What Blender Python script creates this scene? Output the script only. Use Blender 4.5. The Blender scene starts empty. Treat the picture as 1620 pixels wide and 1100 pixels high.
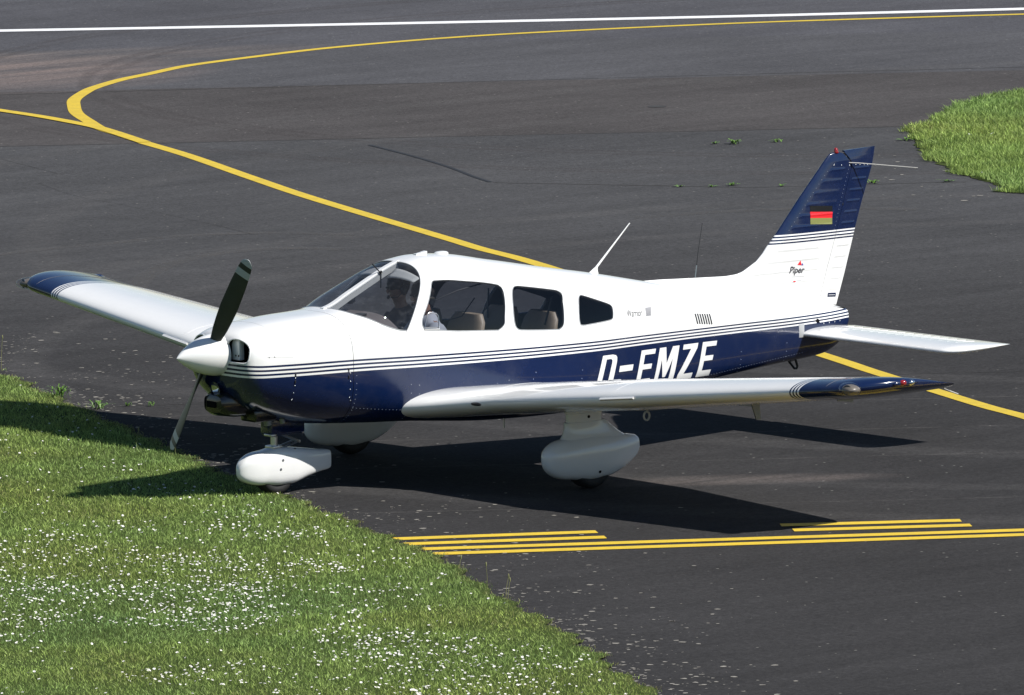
import bpy, bmesh, math, random
import numpy as np
from mathutils import Vector, Matrix
PI = math.pi
rng = np.random.default_rng(7); random.seed(7)
SC = bpy.context.scene
COL = SC.collection

# ------------------------------------------------------------------ camera
CAM_AZ, CAM_EL, CAM_ROLL, CAM_F = 0.6872779, 0.1197838, -0.0156550, 17555.11
CAM_POS = (-53.29882, -67.92915, 11.52060)
cam_d = bpy.data.cameras.new('camera'); cam = bpy.data.objects.new('camera', cam_d); COL.objects.link(cam)
cam_d.sensor_width = 36; cam_d.sensor_fit = 'HORIZONTAL'; cam_d.lens = CAM_F * 36 / 1620
cam_d.clip_start = 1; cam_d.clip_end = 6000
def cam_basis():
    d = np.array([math.sin(CAM_AZ)*math.cos(CAM_EL), math.cos(CAM_AZ)*math.cos(CAM_EL), -math.sin(CAM_EL)])
    r = np.array([math.cos(CAM_AZ), -math.sin(CAM_AZ), 0.]); u = np.cross(r, d)
    c, s = math.cos(CAM_ROLL), math.sin(CAM_ROLL)
    return d, r*c+u*s, -r*s+u*c
_d, _r, _u = cam_basis()
cam.matrix_world = Matrix(((_r[0], _u[0], -_d[0], CAM_POS[0]), (_r[1], _u[1], -_d[1], CAM_POS[1]), (_r[2], _u[2], -_d[2], CAM_POS[2]), (0, 0, 0, 1)))
SC.camera = cam

# ------------------------------------------------------------------ light
SUN_EL = math.radians(48.5); SUN_TO = math.radians(116)
sun_to = np.array([math.cos(SUN_TO)*math.cos(SUN_EL), math.sin(SUN_TO)*math.cos(SUN_EL), -math.sin(SUN_EL)])
W = bpy.data.worlds.new('World'); SC.world = W; W.use_nodes = True
nt = W.node_tree; sky = nt.nodes.new('ShaderNodeTexSky'); sky.sky_type = 'NISHITA'; sky.sun_disc = False
sky.sun_elevation = SUN_EL; sky.sun_rotation = math.atan2(-sun_to[0], -sun_to[1]); sky.altitude = 300; sky.dust_density = 0.15; sky.ozone_density = 3.2; sky.air_density = 1.1
nt.links.new(sky.outputs[0], nt.nodes['Background'].inputs[0]); nt.nodes['Background'].inputs[1].default_value = 0.06
sd = bpy.data.lights.new('sun', 'SUN'); sd.energy = 5.0; sd.angle = math.radians(.53); sd.color = (1, .965, .90)
so = bpy.data.objects.new('sun', sd); COL.objects.link(so)
so.rotation_euler = Vector(sun_to).to_track_quat('-Z', 'Y').to_euler(); so.location = (10, -20, 30)
SC.view_settings.view_transform = 'Standard'; SC.view_settings.look = 'None'; SC.view_settings.exposure = 0.35; SC.view_settings.gamma = 1
SC.cycles.max_bounces = 8; SC.cycles.transparent_max_bounces = 12

# ------------------------------------------------------------------ helpers
def tag(o, label=None, cat=None, group=None, kind=None):
    if label: o['label'] = label
    if cat: o['category'] = cat
    if group: o['group'] = group
    if kind: o['kind'] = kind
    return o
def mesh(name, V, F, mat=None, parent=None, smooth=True, normals=None, kind=None):
    me = bpy.data.meshes.new(name)
    V = np.asarray(V, float)
    if isinstance(F, np.ndarray):
        n, k = F.shape
        me.vertices.add(len(V)); me.vertices.foreach_set('co', V.ravel().astype(np.float32))
        me.loops.add(n*k); me.loops.foreach_set('vertex_index', F.ravel().astype(np.int32))
        me.polygons.add(n); me.polygons.foreach_set('loop_start', (np.arange(n)*k).astype(np.int32))
        me.update(calc_edges=True)
    else:
        me.from_pydata([tuple(v) for v in V], [], [tuple(int(i) for i in f) for f in F])
    me.polygons.foreach_set('use_smooth', np.full(len(me.polygons), bool(smooth)))
    if mat: me.materials.append(mat)
    o = bpy.data.objects.new(name, me); COL.objects.link(o)
    if parent: o.parent = parent
    if normals is not None:
        me.normals_split_custom_set_from_vertices([tuple(v) for v in normals])
    if kind: o['kind'] = kind
    return o
class MB:
    def __init__(s): s.V = []; s.F = []; s.S = []
    def add(s, V, F):
        b = len(s.V); s.S.append((b, len(s.F))); s.V += [tuple(v) for v in V]; s.F += [tuple(i+b for i in f) for f in F]; return s
    def box(s, c, d, R=None, bev=0):
        c = np.array(c, float); h = np.array(d, float)/2
        bm = bmesh.new(); bmesh.ops.create_cube(bm, size=1)
        for v in bm.verts: v.co = Vector(v.co[i]*d[i] for i in range(3))
        if bev: bmesh.ops.bevel(bm, geom=bm.edges[:], offset=bev, segments=3, affect='EDGES', profile=.5)
        V = [np.array(v.co) for v in bm.verts]; F = [[v.index for v in f.verts] for f in bm.faces]; bm.free()
        if R is not None: V = [np.array(R) @ v for v in V]
        return s.add([v+c for v in V], F)
    def tube(s, P, r, n=10, closed=False, cap=True, flat=1.0):
        P = [np.array(q, float) for q in P]; m = len(P)
        rr = r if hasattr(r, '__len__') else [r]*m
        V = []; up = np.array([0, 0, 1.])
        T0 = None; N = None
        for i in range(m):
            if closed: t = P[(i+1) % m]-P[i-1]
            else: t = P[min(i+1, m-1)]-P[max(i-1, 0)]
            t = t/(np.linalg.norm(t)+1e-12)
            if N is None:
                a = up if abs(t[2]) < .9 else np.array([1., 0, 0]); N = np.cross(t, a); N /= np.linalg.norm(N)
            else:
                N = N-t*(N@t); N /= (np.linalg.norm(N)+1e-12)
            B = np.cross(t, N)
            for k in range(n):
                a = 2*PI*k/n; V.append(P[i]+rr[i]*(math.cos(a)*N+math.sin(a)*B*flat))
        F = []
        for i in range(m if closed else m-1):
            j = (i+1) % m
            for k in range(n): F.append((i*n+k, i*n+(k+1) % n, j*n+(k+1) % n, j*n+k))
        if cap and not closed: F.append(tuple(range(n-1, -1, -1))); F.append(tuple((m-1)*n+k for k in range(n)))
        return s.add(V, F)
    def lathe(s, prof, o=(0, 0, 0), ax=(1, 0, 0), n=40, cap=False):
        ax = np.array(ax, float); ax /= np.linalg.norm(ax); a = np.array([0, 0, 1.]) if abs(ax[2]) < .9 else np.array([1., 0, 0])
        N = np.cross(ax, a); N /= np.linalg.norm(N); B = np.cross(ax, N); o = np.array(o, float)
        V = [o+ax*h+r*(math.cos(2*PI*k/n)*N+math.sin(2*PI*k/n)*B) for h, r in prof for k in range(n)]
        F = [(i*n+k, i*n+(k+1) % n, (i+1)*n+(k+1) % n, (i+1)*n+k) for i in range(len(prof)-1) for k in range(n)]
        if cap: F.append(tuple(range(n-1, -1, -1))); F.append(tuple((len(prof)-1)*n+k for k in range(n)))
        return s.add(V, F)
    def ell(s, c, r, n=20, m=12, R=None):
        V = []; c = np.array(c, float)
        for i in range(m+1):
            for k in range(n):
                th = PI*i/m; ph = 2*PI*k/n
                v = np.array([r[0]*math.sin(th)*math.cos(ph), r[1]*math.sin(th)*math.sin(ph), r[2]*math.cos(th)])
                if R is not None: v = np.array(R) @ v
                V.append(c+v)
        F = [(i*n+k, (i+1)*n+k, (i+1)*n+(k+1) % n, i*n+(k+1) % n) for i in range(m) for k in range(n)]
        return s.add(V, F)
    def each(s, name, mat, parent=None, **kw):
        S_ = s.S+[(len(s.V), len(s.F))]; out = []
        for (v0, f0), (v1, f1) in zip(S_[:-1], S_[1:]):
            out.append(MB().add(s.V[v0:v1], [tuple(i-v0 for i in f) for f in s.F[f0:f1]]).build(name, mat, parent, **kw))
        return out
    def build(s, name, mat, parent=None, smooth=True, kind=None, label=None):
        bm = bmesh.new(); vs = [bm.verts.new(v) for v in s.V]
        for f in s.F:
            try: bm.faces.new([vs[i] for i in f])
            except ValueError: pass
        bmesh.ops.remove_doubles(bm, verts=bm.verts, dist=1e-6); bmesh.ops.recalc_face_normals(bm, faces=bm.faces)
        me = bpy.data.meshes.new(name); bm.to_mesh(me); bm.free()
        for q in me.polygons: q.use_smooth = smooth
        if smooth:
            try: me.set_sharp_from_angle(angle=math.radians(38))
            except Exception: pass
        me.materials.append(mat)
        o = bpy.data.objects.new(name, me); COL.objects.link(o)
        if parent: o.parent = parent
        if kind: o['kind'] = kind
        if label: o['label'] = label
        return o
def empty(name, loc=(0, 0, 0)):
    o = bpy.data.objects.new(name, None); COL.objects.link(o); o.location = loc; o.empty_display_size = .2; return o
def rotx(a): c, s = math.cos(a), math.sin(a); return np.array([[1, 0, 0], [0, c, -s], [0, s, c]])
def roty(a): c, s = math.cos(a), math.sin(a); return np.array([[c, 0, s], [0, 1, 0], [-s, 0, c]])
def rotz(a): c, s = math.cos(a), math.sin(a); return np.array([[c, -s, 0], [s, c, 0], [0, 0, 1]])

# ------------------------------------------------------------------ material helpers
class NT:
    def __init__(s, name):
        s.m = bpy.data.materials.new(name); s.m.use_nodes = True; s.t = s.m.node_tree; s.b = s.t.nodes['Principled BSDF']
    def n(s, typ, **kw):
        q = s.t.nodes.new('ShaderNode'+typ)
        for k, v in kw.items(): setattr(q, k, v)
        return q
    def l(s, a, b): s.t.links.new(a, b)
    def math(s, op, a, b=None, c=None, clamp=False):
        q = s.n('Math', operation=op); q.use_clamp = clamp
        for i, v in enumerate((a, b, c)):
            if v is None: continue
            if isinstance(v, (int, float)): q.inputs[i].default_value = v
            else: s.l(v, q.inputs[i])
        return q.outputs[0]
    def mix(s, f, a, b):
        q = s.n('Mix', data_type='RGBA')
        for i, v in ((0, f), (6, a), (7, b)):
            if isinstance(v, (int, float)): q.inputs[i].default_value = v
            elif isinstance(v, tuple): q.inputs[i].default_value = v if len(v) == 4 else v+(1,)
            else: s.l(v, q.inputs[i])
        return q.outputs[2]
    def obj(s):
        q = s.n('TexCoord'); x = s.n('SeparateXYZ'); s.l(q.outputs['Object'], x.inputs[0]); return q.outputs['Object'], x.outputs[0], x.outputs[1], x.outputs[2]
    def noise(s, vec, scale, detail=4, rough=.6, dim=None):
        q = s.n('TexNoise'); s.l(vec, q.inputs['Vector']); q.inputs['Scale'].default_value = scale; q.inputs['Detail'].default_value = detail; q.inputs['Roughness'].default_value = rough; return q.outputs['Fac']
    def map(s, v, a, b, c=0., d=1.):
        q = s.n('MapRange'); s.l(v, q.inputs[0])
        for i, k in enumerate((a, b, c, d)): q.inputs[i+1].default_value = k
        return q.outputs[0]
    def bump(s, h, strength, dist=.01):
        q = s.n('Bump'); q.inputs['Strength'].default_value = strength; q.inputs['Distance'].default_value = dist; s.l(h, q.inputs['Height']); s.l(q.outputs[0], s.b.inputs['Normal'])
    def set(s, **kw):
        for k, v in kw.items():
            q = s.b.inputs[k.replace('_', ' ')]
            if isinstance(v, (int, float)): q.default_value = v
            elif isinstance(v, tuple): q.default_value = v if len(v) == 4 or len(q.default_value) == 3 else v+(1,)
            else: s.l(v, q)
        return s
def simple(name, col, rough=.5, metal=0., spec=.5, coat=0., var=.0, scale=20.):
    k = NT(name)
    if var:
        o, x, y, z = k.obj(); f = k.noise(o, scale, 5)
        lo = tuple(max(0, c*(1-var)) for c in col); hi = tuple(min(1, c*(1+var)) for c in col)
        k.set(Base_Color=k.mix(f, lo, hi))
    else: k.set(Base_Color=tuple(col))
    k.set(Roughness=rough, Metallic=metal, Specular_IOR_Level=spec, Coat_Weight=coat, Coat_Roughness=.04)
    return k.m
WHITE = (.79, .79, .785); NAVY = (.0045, .0130, .054)
# ------------------------------------------------------------------ paint materials
def paint(name, base=None, stripes=None):
    """glossy aircraft paint; stripes(k, x, y, z) -> socket 0 white .. 1 navy"""
    k = NT(name); o, x, y, z = k.obj()
    if stripes: f = stripes(k, x, y, z); c = k.mix(f, WHITE, NAVY)
    else: c = base
    dirt = k.noise(o, 3.1, 6, .65); d2 = k.noise(o, 38., 3, .6)
    g = k.math('MULTIPLY', k.map(dirt, .45, .8, 0, .07), k.map(d2, .3, .8, .4, 1))
    c = k.mix(g, c, (.30, .29, .26))
    k.set(Base_Color=c, Roughness=k.map(dirt, .3, .8, .12, .24), Coat_Weight=.55, Coat_Roughness=.03, Specular_IOR_Level=.5)
    w = k.noise(o, 5.5, 2, .5); k.bump(w, .06, .02)
    return k.m
def curve(k, x, pts):
    lo, hi = pts[0][0], pts[-1][0]; ys = [b for a, b in pts]; y0, y1 = min(ys)-.01, max(ys)+.01
    q = k.n('FloatCurve'); cu = q.mapping.curves[0]
    while len(cu.points) > 2: cu.points.remove(cu.points[1])
    P = [((a-lo)/(hi-lo), (b-y0)/(y1-y0)) for a, b in pts]
    cu.points[0].location = P[0]; cu.points[1].location = P[-1]
    for a in P[1:-1]: cu.points.new(*a)
    q.mapping.update()
    k.l(k.map(x, lo, hi), q.inputs['Value'])
    return k.map(q.outputs[0], 0, 1, y0, y1)
def bands(k, v, n=6, inv=False):
    """v in band units: <0 first colour, 0..n alternating starting navy, >n navy"""
    par = k.math('MODULO', k.math('FLOOR', v), 2.0)
    alt = k.math('SUBTRACT', 1.0, par)                     # navy on even bands
    ge0 = k.math('GREATER_THAN', v, 0.0); gen = k.math('GREATER_THAN', v, float(n))
    a = k.math('MULTIPLY', ge0, k.math('MAXIMUM', k.math('MULTIPLY', alt, 1.0, clamp=True), gen), clamp=True)
    return a
ZTOP = [(-.6, 1.100), (-.5, 1.092), (-.35, 1.083), (-.1, 1.077), (.43, 1.069), (1.17, 1.044), (1.7, 1.026), (2.71, 1.000), (3.64, .984), (4.7, .964), (5.47, .953), (6.1, .962)]
def fus_stripes(k, x, y, z):
    zt = curve(k, x, ZTOP); w = k.map(x, -.5, 4.0, .0165, .0122)
    return bands(k, k.math('DIVIDE', k.math('SUBTRACT', zt, z), w))
def wing_stripes(k, x, y, z):
    v = k.math('DIVIDE', k.math('SUBTRACT', k.math('ABSOLUTE', y), 4.60), .0165)
    return bands(k, v)
def fin_stripes(k, x, y, z):
    zt = k.math('SUBTRACT', 1.6635, k.math('MULTIPLY', x, .009))
    zt = k.math('ADD', zt, 0.0)
    zb = k.math('SUBTRACT', zt, .074)                      # white below zb, navy above zt
    v = k.math('DIVIDE', k.math('SUBTRACT', z, zb), .0123)
    return bands(k, v)
M = {}
M['fus'] = paint('fuselage paint', stripes=fus_stripes)
M['wing'] = paint('wing paint', stripes=wing_stripes)
M['fin'] = paint('fin paint', stripes=fin_stripes)
M['white'] = paint('white paint', base=WHITE)
M['navy'] = paint('navy paint', base=NAVY)
M['trim'] = simple('cabin trim', (.16, .155, .15), .8, var=.1)
M['headliner'] = simple('sun visor cloth', (.42, .41, .39), .8, var=.05)
M['dash'] = simple('glareshield vinyl', (.12, .10, .095), .75, var=.12)
M['leather'] = simple('taupe leather', (.32, .25, .18), .5, var=.12, scale=30)
M['black'] = simple('black plastic', (.012, .012, .013), .4)
M['dark'] = simple('dark opening', (.004, .004, .005), .9, spec=.1)
M['rubber'] = simple('tyre rubber', (.012, .012, .013), .75, var=.3, scale=60)
M['alu'] = simple('bare aluminium', (.55, .56, .57), .3, metal=1, var=.1, scale=40)
M['chrome'] = simple('chrome', (.75, .76, .78), .08, metal=1)
M['steel'] = simple('grey steel', (.22, .23, .24), .45, metal=.7, var=.2, scale=50)
M['blade'] = simple('propeller paint', (.032, .038, .036), .38, var=.25, scale=12)
M['bladewhite'] = simple('propeller tip paint', (.42, .45, .45), .4)
M['seam'] = simple('panel seam', (.10, .10, .105), .6)
M['seamlight'] = simple('pale seam', (.45, .45, .46), .5)
M['rivet'] = simple('painted rivet', (.62, .63, .64), .25, coat=.5)
M['rivetglint'] = simple('rivet glint on navy', (.30, .33, .40), .25, coat=.6)  # pale base colour stands in for the glint of rivet heads on navy
M['letter'] = simple('white vinyl', (.80, .80, .79), .35)
M['ink'] = simple('dark lettering', (.035, .035, .045), .5)
M['red'] = simple('red vinyl', (.75, .02, .03), .4)
M['flagblack'] = simple('flag black vinyl', (.010, .010, .011), .35)
M['gold'] = simple('flag gold with olive reflection', (.22, .23, .075), .4)  # olive tone: the reflection on the gold band is put into its colour
M['bluemark'] = simple('blue vinyl', (.02, .04, .35), .4)
M['greyplate'] = simple('grey plate', (.42, .43, .44), .4)
M['lamp bowl'] = simple('lamp bowl', (.17, .15, .13), .35)
M['greyink'] = simple('grey lettering', (.30, .30, .32), .5)
M['navyseam'] = simple('navy seam', (.004, .006, .02), .5)
M['sooty'] = simple('black nose paint', (.006, .006, .009), .22, coat=.5)
M['frame'] = simple('window rim', (.50, .51, .52), .35, metal=.4)
M['red lens'] = simple('red lens', (.25, .012, .014), .08, coat=1.)
M['skin'] = simple('skin', (.25, .14, .10), .6, var=.08)
M['hair'] = simple('dark hair', (.02, .015, .012), .7)
M['shirt'] = simple('white shirt', (.38, .39, .43), .8, var=.05)
M['jacket'] = simple('dark jacket', (.035, .038, .05), .85, var=.15)
M['trousers'] = simple('dark trousers', (.03, .032, .04), .85)
def glass(name, tint, haze=0.):
    m = bpy.data.materials.new(name); m.use_nodes = True; t = m.node_tree; t.nodes.remove(t.nodes['Principled BSDF'])
    out = t.nodes['Material Output']; tr = t.nodes.new('ShaderNodeBsdfTransparent'); gl = t.nodes.new('ShaderNodeBsdfGlossy'); fr = t.nodes.new('ShaderNodeFresnel'); mx = t.nodes.new('ShaderNodeMixShader')
    ge = t.nodes.new('ShaderNodeNewGeometry'); mi = t.nodes.new('ShaderNodeMapRange'); mi.inputs[3].default_value = 1.45; mi.inputs[4].default_value = 1/1.45; t.links.new(ge.outputs['Backfacing'], mi.inputs[0]); t.links.new(mi.outputs[0], fr.inputs['IOR'])
    tr.inputs[0].default_value = tint+(1,); gl.inputs['Roughness'].default_value = .015; fr.inputs['IOR'].default_value = 1.5
    t.links.new(fr.outputs[0], mx.inputs[0]); t.links.new(tr.outputs[0], mx.inputs[1]); t.links.new(gl.outputs[0], mx.inputs[2])
    last = mx.outputs[0]
    if haze:                                               # fine scratches that catch the sun
        df = t.nodes.new('ShaderNodeBsdfDiffuse'); df.inputs[0].default_value = (.6, .63, .68, 1)
        tc = t.nodes.new('ShaderNodeTexCoord'); mp = t.nodes.new('ShaderNodeMapping'); mp.inputs['Scale'].default_value = (6, 6, 14); mp.inputs['Rotation'].default_value = (0, .6, 0)
        nz = t.nodes.new('ShaderNodeTexNoise'); nz.inputs['Scale'].default_value = 1.6; nz.inputs['Detail'].default_value = 8; nz.inputs['Roughness'].default_value = .7
        mr = t.nodes.new('ShaderNodeMapRange'); mr.inputs[1].default_value = .5; mr.inputs[2].default_value = .8; mr.inputs[3].default_value = .012; mr.inputs[4].default_value = haze
        m2 = t.nodes.new('ShaderNodeMixShader')
        t.links.new(tc.outputs['Object'], mp.inputs[0]); t.links.new(mp.outputs[0], nz.inputs['Vector']); t.links.new(nz.outputs['Fac'], mr.inputs[0]); t.links.new(mr.outputs[0], m2.inputs[0])
        t.links.new(last, m2.inputs[1]); t.links.new(df.outputs[0], m2.inputs[2]); last = m2.outputs[0]
    t.links.new(last, out.inputs[0]); return m
M['glass'] = glass('tinted cabin glass', (.66, .68, .72)); M['wsglass'] = glass('windscreen glass', (.76, .79, .83), .06)
M['lens'] = glass('clear lens', (.92, .92, .92))
# ------------------------------------------------------------------ fuselage surface
def pchip(xk,yk,x):
    xk=np.array(xk,float);yk=np.array(yk,float);x=np.asarray(x,float)
    h=np.diff(xk);d=np.diff(yk)/h;m=np.zeros_like(yk)
    for i in range(1,len(xk)-1):
        if d[i-1]*d[i]>0:
            w1=2*h[i]+h[i-1];w2=h[i]+2*h[i-1];m[i]=(w1+w2)/(w1/d[i-1]+w2/d[i])
    m[0]=d[0];m[-1]=d[-1]
    i=np.clip(np.searchsorted(xk,x)-1,0,len(h)-1);t=np.clip((x-xk[i])/h[i],0,1)
    return (2*t**3-3*t**2+1)*yk[i]+(t**3-2*t**2+t)*h[i]*m[i]+(-2*t**3+3*t**2)*yk[i+1]+(t**3-t**2)*h[i]*m[i+1]
ZT=[(-.53,1.24),(-.527,1.27),(-.515,1.295),(-.49,1.32),(-.45,1.34),(-.38,1.36),(-.2,1.38),(.1,1.402),(.5,1.418),(.56,1.428),(.8,1.53),(1.0,1.62),(1.2,1.705),(1.35,1.75),(1.5,1.768),(1.7,1.76),(2.2,1.675),(2.775,1.566),(3.26,1.479),(3.84,1.36),(4.5,1.235),(5.0,1.145),(5.5,1.055),(5.88,.985),(5.98,.955)]
ZB=[(-.53,.95),(-.527,.92),(-.515,.885),(-.49,.84),(-.45,.79),(-.38,.725),(-.2,.645),(.1,.565),(.37,.535),(.7,.515),(1.1,.497),(1.95,.43),(2.6,.415),(3.2,.44),(4.5,.528),(5.2,.575),(5.5,.590),(5.7,.61),(5.85,.66),(5.95,.74),(5.98,.82)]
WW=[(-.53,.22),(-.527,.28),(-.515,.33),(-.49,.37),(-.45,.395),(-.38,.415),(-.25,.43),(-.1,.45),(.1,.475),(.5,.515),(.8,.54),(1.2,.55),(2.0,.55),(2.8,.52),(3.5,.42),(4.5,.27),(5.3,.165),(5.7,.11),(5.98,.05)]
ZM=[(-.53,1.10),(-.3,1.08),(.5,1.0),(1.2,.95),(2.8,.93),(4,.9),(5.3,.85),(5.98,.88)]
NT_=[(-.53,2.8),(-.4,2.8),(0,2.9),(.5,2.9),(.8,3.2),(1.1,3.0),(1.5,2.5),(2.0,2.4),(3.2,2.3),(5,2.5),(5.98,2.5)]
NB=[(-.53,2.5),(-.3,2.3),(0,2.4),(.45,3.0),(1.0,4.2),(1.4,5),(3,5),(5.3,3.5),(5.98,2.5)]
def prof(T,x): return pchip([a for a,b in T],[b for a,b in T],x)
def S(x,t):
    """fuselage surface, starboard side (y>=0); t 0 top .. 1 waist .. 2 bottom"""
    x=np.asarray(x,float);t=np.asarray(t,float);x,t=np.broadcast_arrays(x,t)
    zt,zb,w,zm,nt,nb=[prof(T,x) for T in (ZT,ZB,WW,ZM,NT_,NB)]
    up=t<=1
    f=np.where(up,t,2-t)*np.pi/2
    n=np.where(up,nt,nb)
    s=np.sin(f).clip(0)**(2/n); c=np.cos(f).clip(0)**(2/n)
    y=w*s; z=np.where(up,zm+(zt-zm)*c,zm-(zm-zb)*c)
    return np.stack([x,y,z],-1)

def yof(x, z):
    """half width of the fuselage at station x and height z"""
    zt, zb, w, zm, a, b = [prof(T, x) for T in (ZT, ZB, WW, ZM, NT_, NB)]
    q = np.where(z >= zm, (z-zm)/(zt-zm), (zm-z)/(zm-zb)); n = np.where(z >= zm, a, b)
    return w*(1-np.clip(np.abs(q), 0, 1)**n)**(1/n)
def onskin(x, z, off=.0, side=-1): return np.array([x, side*(float(yof(x, z))+off), z])
def Snorm(x, t):
    t = np.clip(t, .004, 1.996); e = 1e-3
    a = S(np.clip(x+e, -.53, 5.98), t)-S(np.clip(x-e, -.53, 5.98), t); b = S(x, np.clip(t+e, 0, 2))-S(x, np.clip(t-e, 0, 2))
    n = np.cross(a, b); return n/(np.linalg.norm(n, axis=-1, keepdims=True)+1e-12)
def catmull(P, m=14, closed=True, sharp=()):
    P = [np.array(q, float) for q in P]; n = len(P); out = []
    for i in range(n if closed else n-1):
        a, b, c, d = P[(i-1) % n], P[i], P[(i+1) % n], P[(i+2) % n]
        if not closed:
            if i == 0: a = b
            if i == n-2: d = c
        if i in sharp: a = b
        if (i+1) % n in sharp: d = c
        for k in range(m):
            u = k/m; out.append(.5*((2*b)+(-a+c)*u+(2*a-5*b+4*c-d)*u*u+(-a+3*b-3*c+d)*u**3))
    if not closed: out.append(P[-1])
    return np.array(out)
def inpoly(px, py, poly):
    r = np.zeros(px.shape, bool); n = len(poly)
    for i in range(n):
        x0, y0 = poly[i]; x1, y1 = poly[(i+1) % n]
        if y0 == y1: continue
        c = ((y0 > py) != (y1 > py)) & (px < (x1-x0)*(py-y0)/(y1-y0)+x0); r ^= c
    return r
WIN = {
 'windshield_pane': ([(.552,-.02),(.566,.188),(.601,.352),(.68,.552),(.736,.658),(.801,.732),(.875,.782),(.94,.806),(.966,.798),(1.066,.655),(1.122,.568),(1.168,.498),(1.215,.415),(1.248,.338),(1.268,.258),(1.277,.185),(1.28,.108),(1.28,-.02)], (0, 17)),
 'door_window': ([(1.345,.44),(1.41,.448),(1.68,.480),(1.936,.498),(1.992,.512),(2.011,.558),(1.992,.665),(1.964,.758),(1.946,.815),(1.89,.848),(1.825,.852),(1.438,.847),(1.182,.84),(1.127,.822),(1.113,.78),(1.136,.728),(1.206,.635),(1.266,.54),(1.313,.46)], ()),
 'rear_window': ([(2.169,.498),(2.262,.495),(2.527,.503),(2.605,.513),(2.634,.55),(2.611,.64),(2.588,.75),(2.569,.815),(2.532,.848),(2.467,.855),(2.146,.853),(2.082,.846),(2.055,.815),(2.057,.735),(2.085,.608),(2.122,.53)], ()),
 'aft_window': ([(2.825,.55),(2.862,.547),(2.974,.58),(3.104,.622),(3.146,.648),(3.151,.688),(3.137,.75),(3.118,.78),(3.053,.795),(2.867,.818),(2.774,.826),(2.746,.808),(2.755,.722),(2.792,.6)], ())}
LT = 1.0
OUT = {k: catmull(v[0], 14, True, v[1]) for k, v in WIN.items()}
XS = np.unique(np.concatenate([-.53+.06*np.linspace(0, 1, 14)**2, np.linspace(-.47, .43, 90), np.linspace(.434, 3.3, 290), np.linspace(3.3, 5.98, 120)]))
TS = np.concatenate([[0, .0025, .005], np.linspace(0, 1, 101)[1:], 1+np.linspace(0, 1, 51)[1:]])
GX, GT = np.meshgrid(XS, TS, indexing='ij'); GX = GX.copy(); GT = GT.copy()
cx = (XS[1:]+XS[:-1])/2; ct = (TS[1:]+TS[:-1])/2; CX, CT = np.meshgrid(cx, ct, indexing='ij')
CELL = np.zeros(CX.shape, int)                            # 0 skin, k glass of the k-th window
for w_i, (k, poly) in enumerate(OUT.items()): CELL[inpoly(CX, CT, poly)] = w_i+1
def snap():
    pad = np.full((len(XS)+1, len(TS)+1), -1); pad[1:-1, 1:-1] = CELL
    for i in range(len(XS)):
        for j in range(len(TS)):
            q = {pad[i, j], pad[i+1, j], pad[i, j+1], pad[i+1, j+1]}-{-1}
            if len(q) > 1:
                w = max(q); poly = OUT[list(OUT)[w-1]]
                a = poly; b = np.roll(poly, -1, 0); d = b-a; P = np.array([GX[i, j], GT[i, j]])
                u = np.clip(((P-a)*d).sum(1)/((d*d).sum(1)+1e-12), 0, 1); c = a+d*u[:, None]; e = ((c-P)**2).sum(1); m = e.argmin()
                GX[i, j], GT[i, j] = c[m][0], max(c[m][1], 0)
snap()
GP = S(GX, GT); GN = Snorm(GX, GT)
PLANE = empty('light_aircraft', (0, 0, 0))
tag(PLANE, 'white and navy single-engine low-wing aircraft with two-blade propeller and registration D-EMZE on the taxiway', 'aircraft')
def grid_part(name, cells, mat, off=0., parent=PLANE, sides=(-1, 1), flip=False):
    """mesh from the grid cells where cells is True, both sides"""
    V = []; N = []; F = []
    for sgn in sides:
        idx = -np.ones(GX.shape, int); used = np.zeros(GX.shape, bool)
        ii, jj = np.nonzero(cells)
        for di in (0, 1):
            for dj in (0, 1): used[ii+di, jj+dj] = True
        a, b = np.nonzero(used); idx[a, b] = np.arange(len(a))+sum(len(v) for v in V)
        P = GP[a, b]+GN[a, b]*off; Q = GN[a, b].copy()
        P = P*[1, sgn, 1]; Q = Q*[1, sgn, 1]
        if flip: Q = -Q
        V.append(P); N.append(Q)
        f = np.stack([idx[ii, jj], idx[ii+1, jj], idx[ii+1, jj+1], idx[ii, jj+1]], 1)
        if (sgn == 1) == flip: f = f[:, ::-1]
        F.append(f)
    return mesh(name, np.concatenate(V), np.ascontiguousarray(np.concatenate(F)), mat, parent, normals=np.concatenate(N))
skin = CELL == 0
cowl_cells = skin & (CX < .43); fus_cells = skin & (CX > .4345)
# openings of the nose bowl, seen from the front (y, z)
INLET = catmull([(.136,1.128),(.175,1.108),(.265,1.105),(.335,1.108),(.360,1.130),(.363,1.19),(.345,1.235),(.302,1.268),(.235,1.288),(.175,1.284),(.142,1.250),(.130,1.19)], 6)
FY, FZ = None, None
cp = S(CX, CT); inl = inpoly(cp[..., 1], cp[..., 2], INLET) & (cp[..., 0] < -.36)
cowl_cells &= ~inl
fuselage = grid_part('fuselage', fus_cells, M['fus'])
cowling = grid_part('engine_cowling', cowl_cells, M['fus'])
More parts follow.
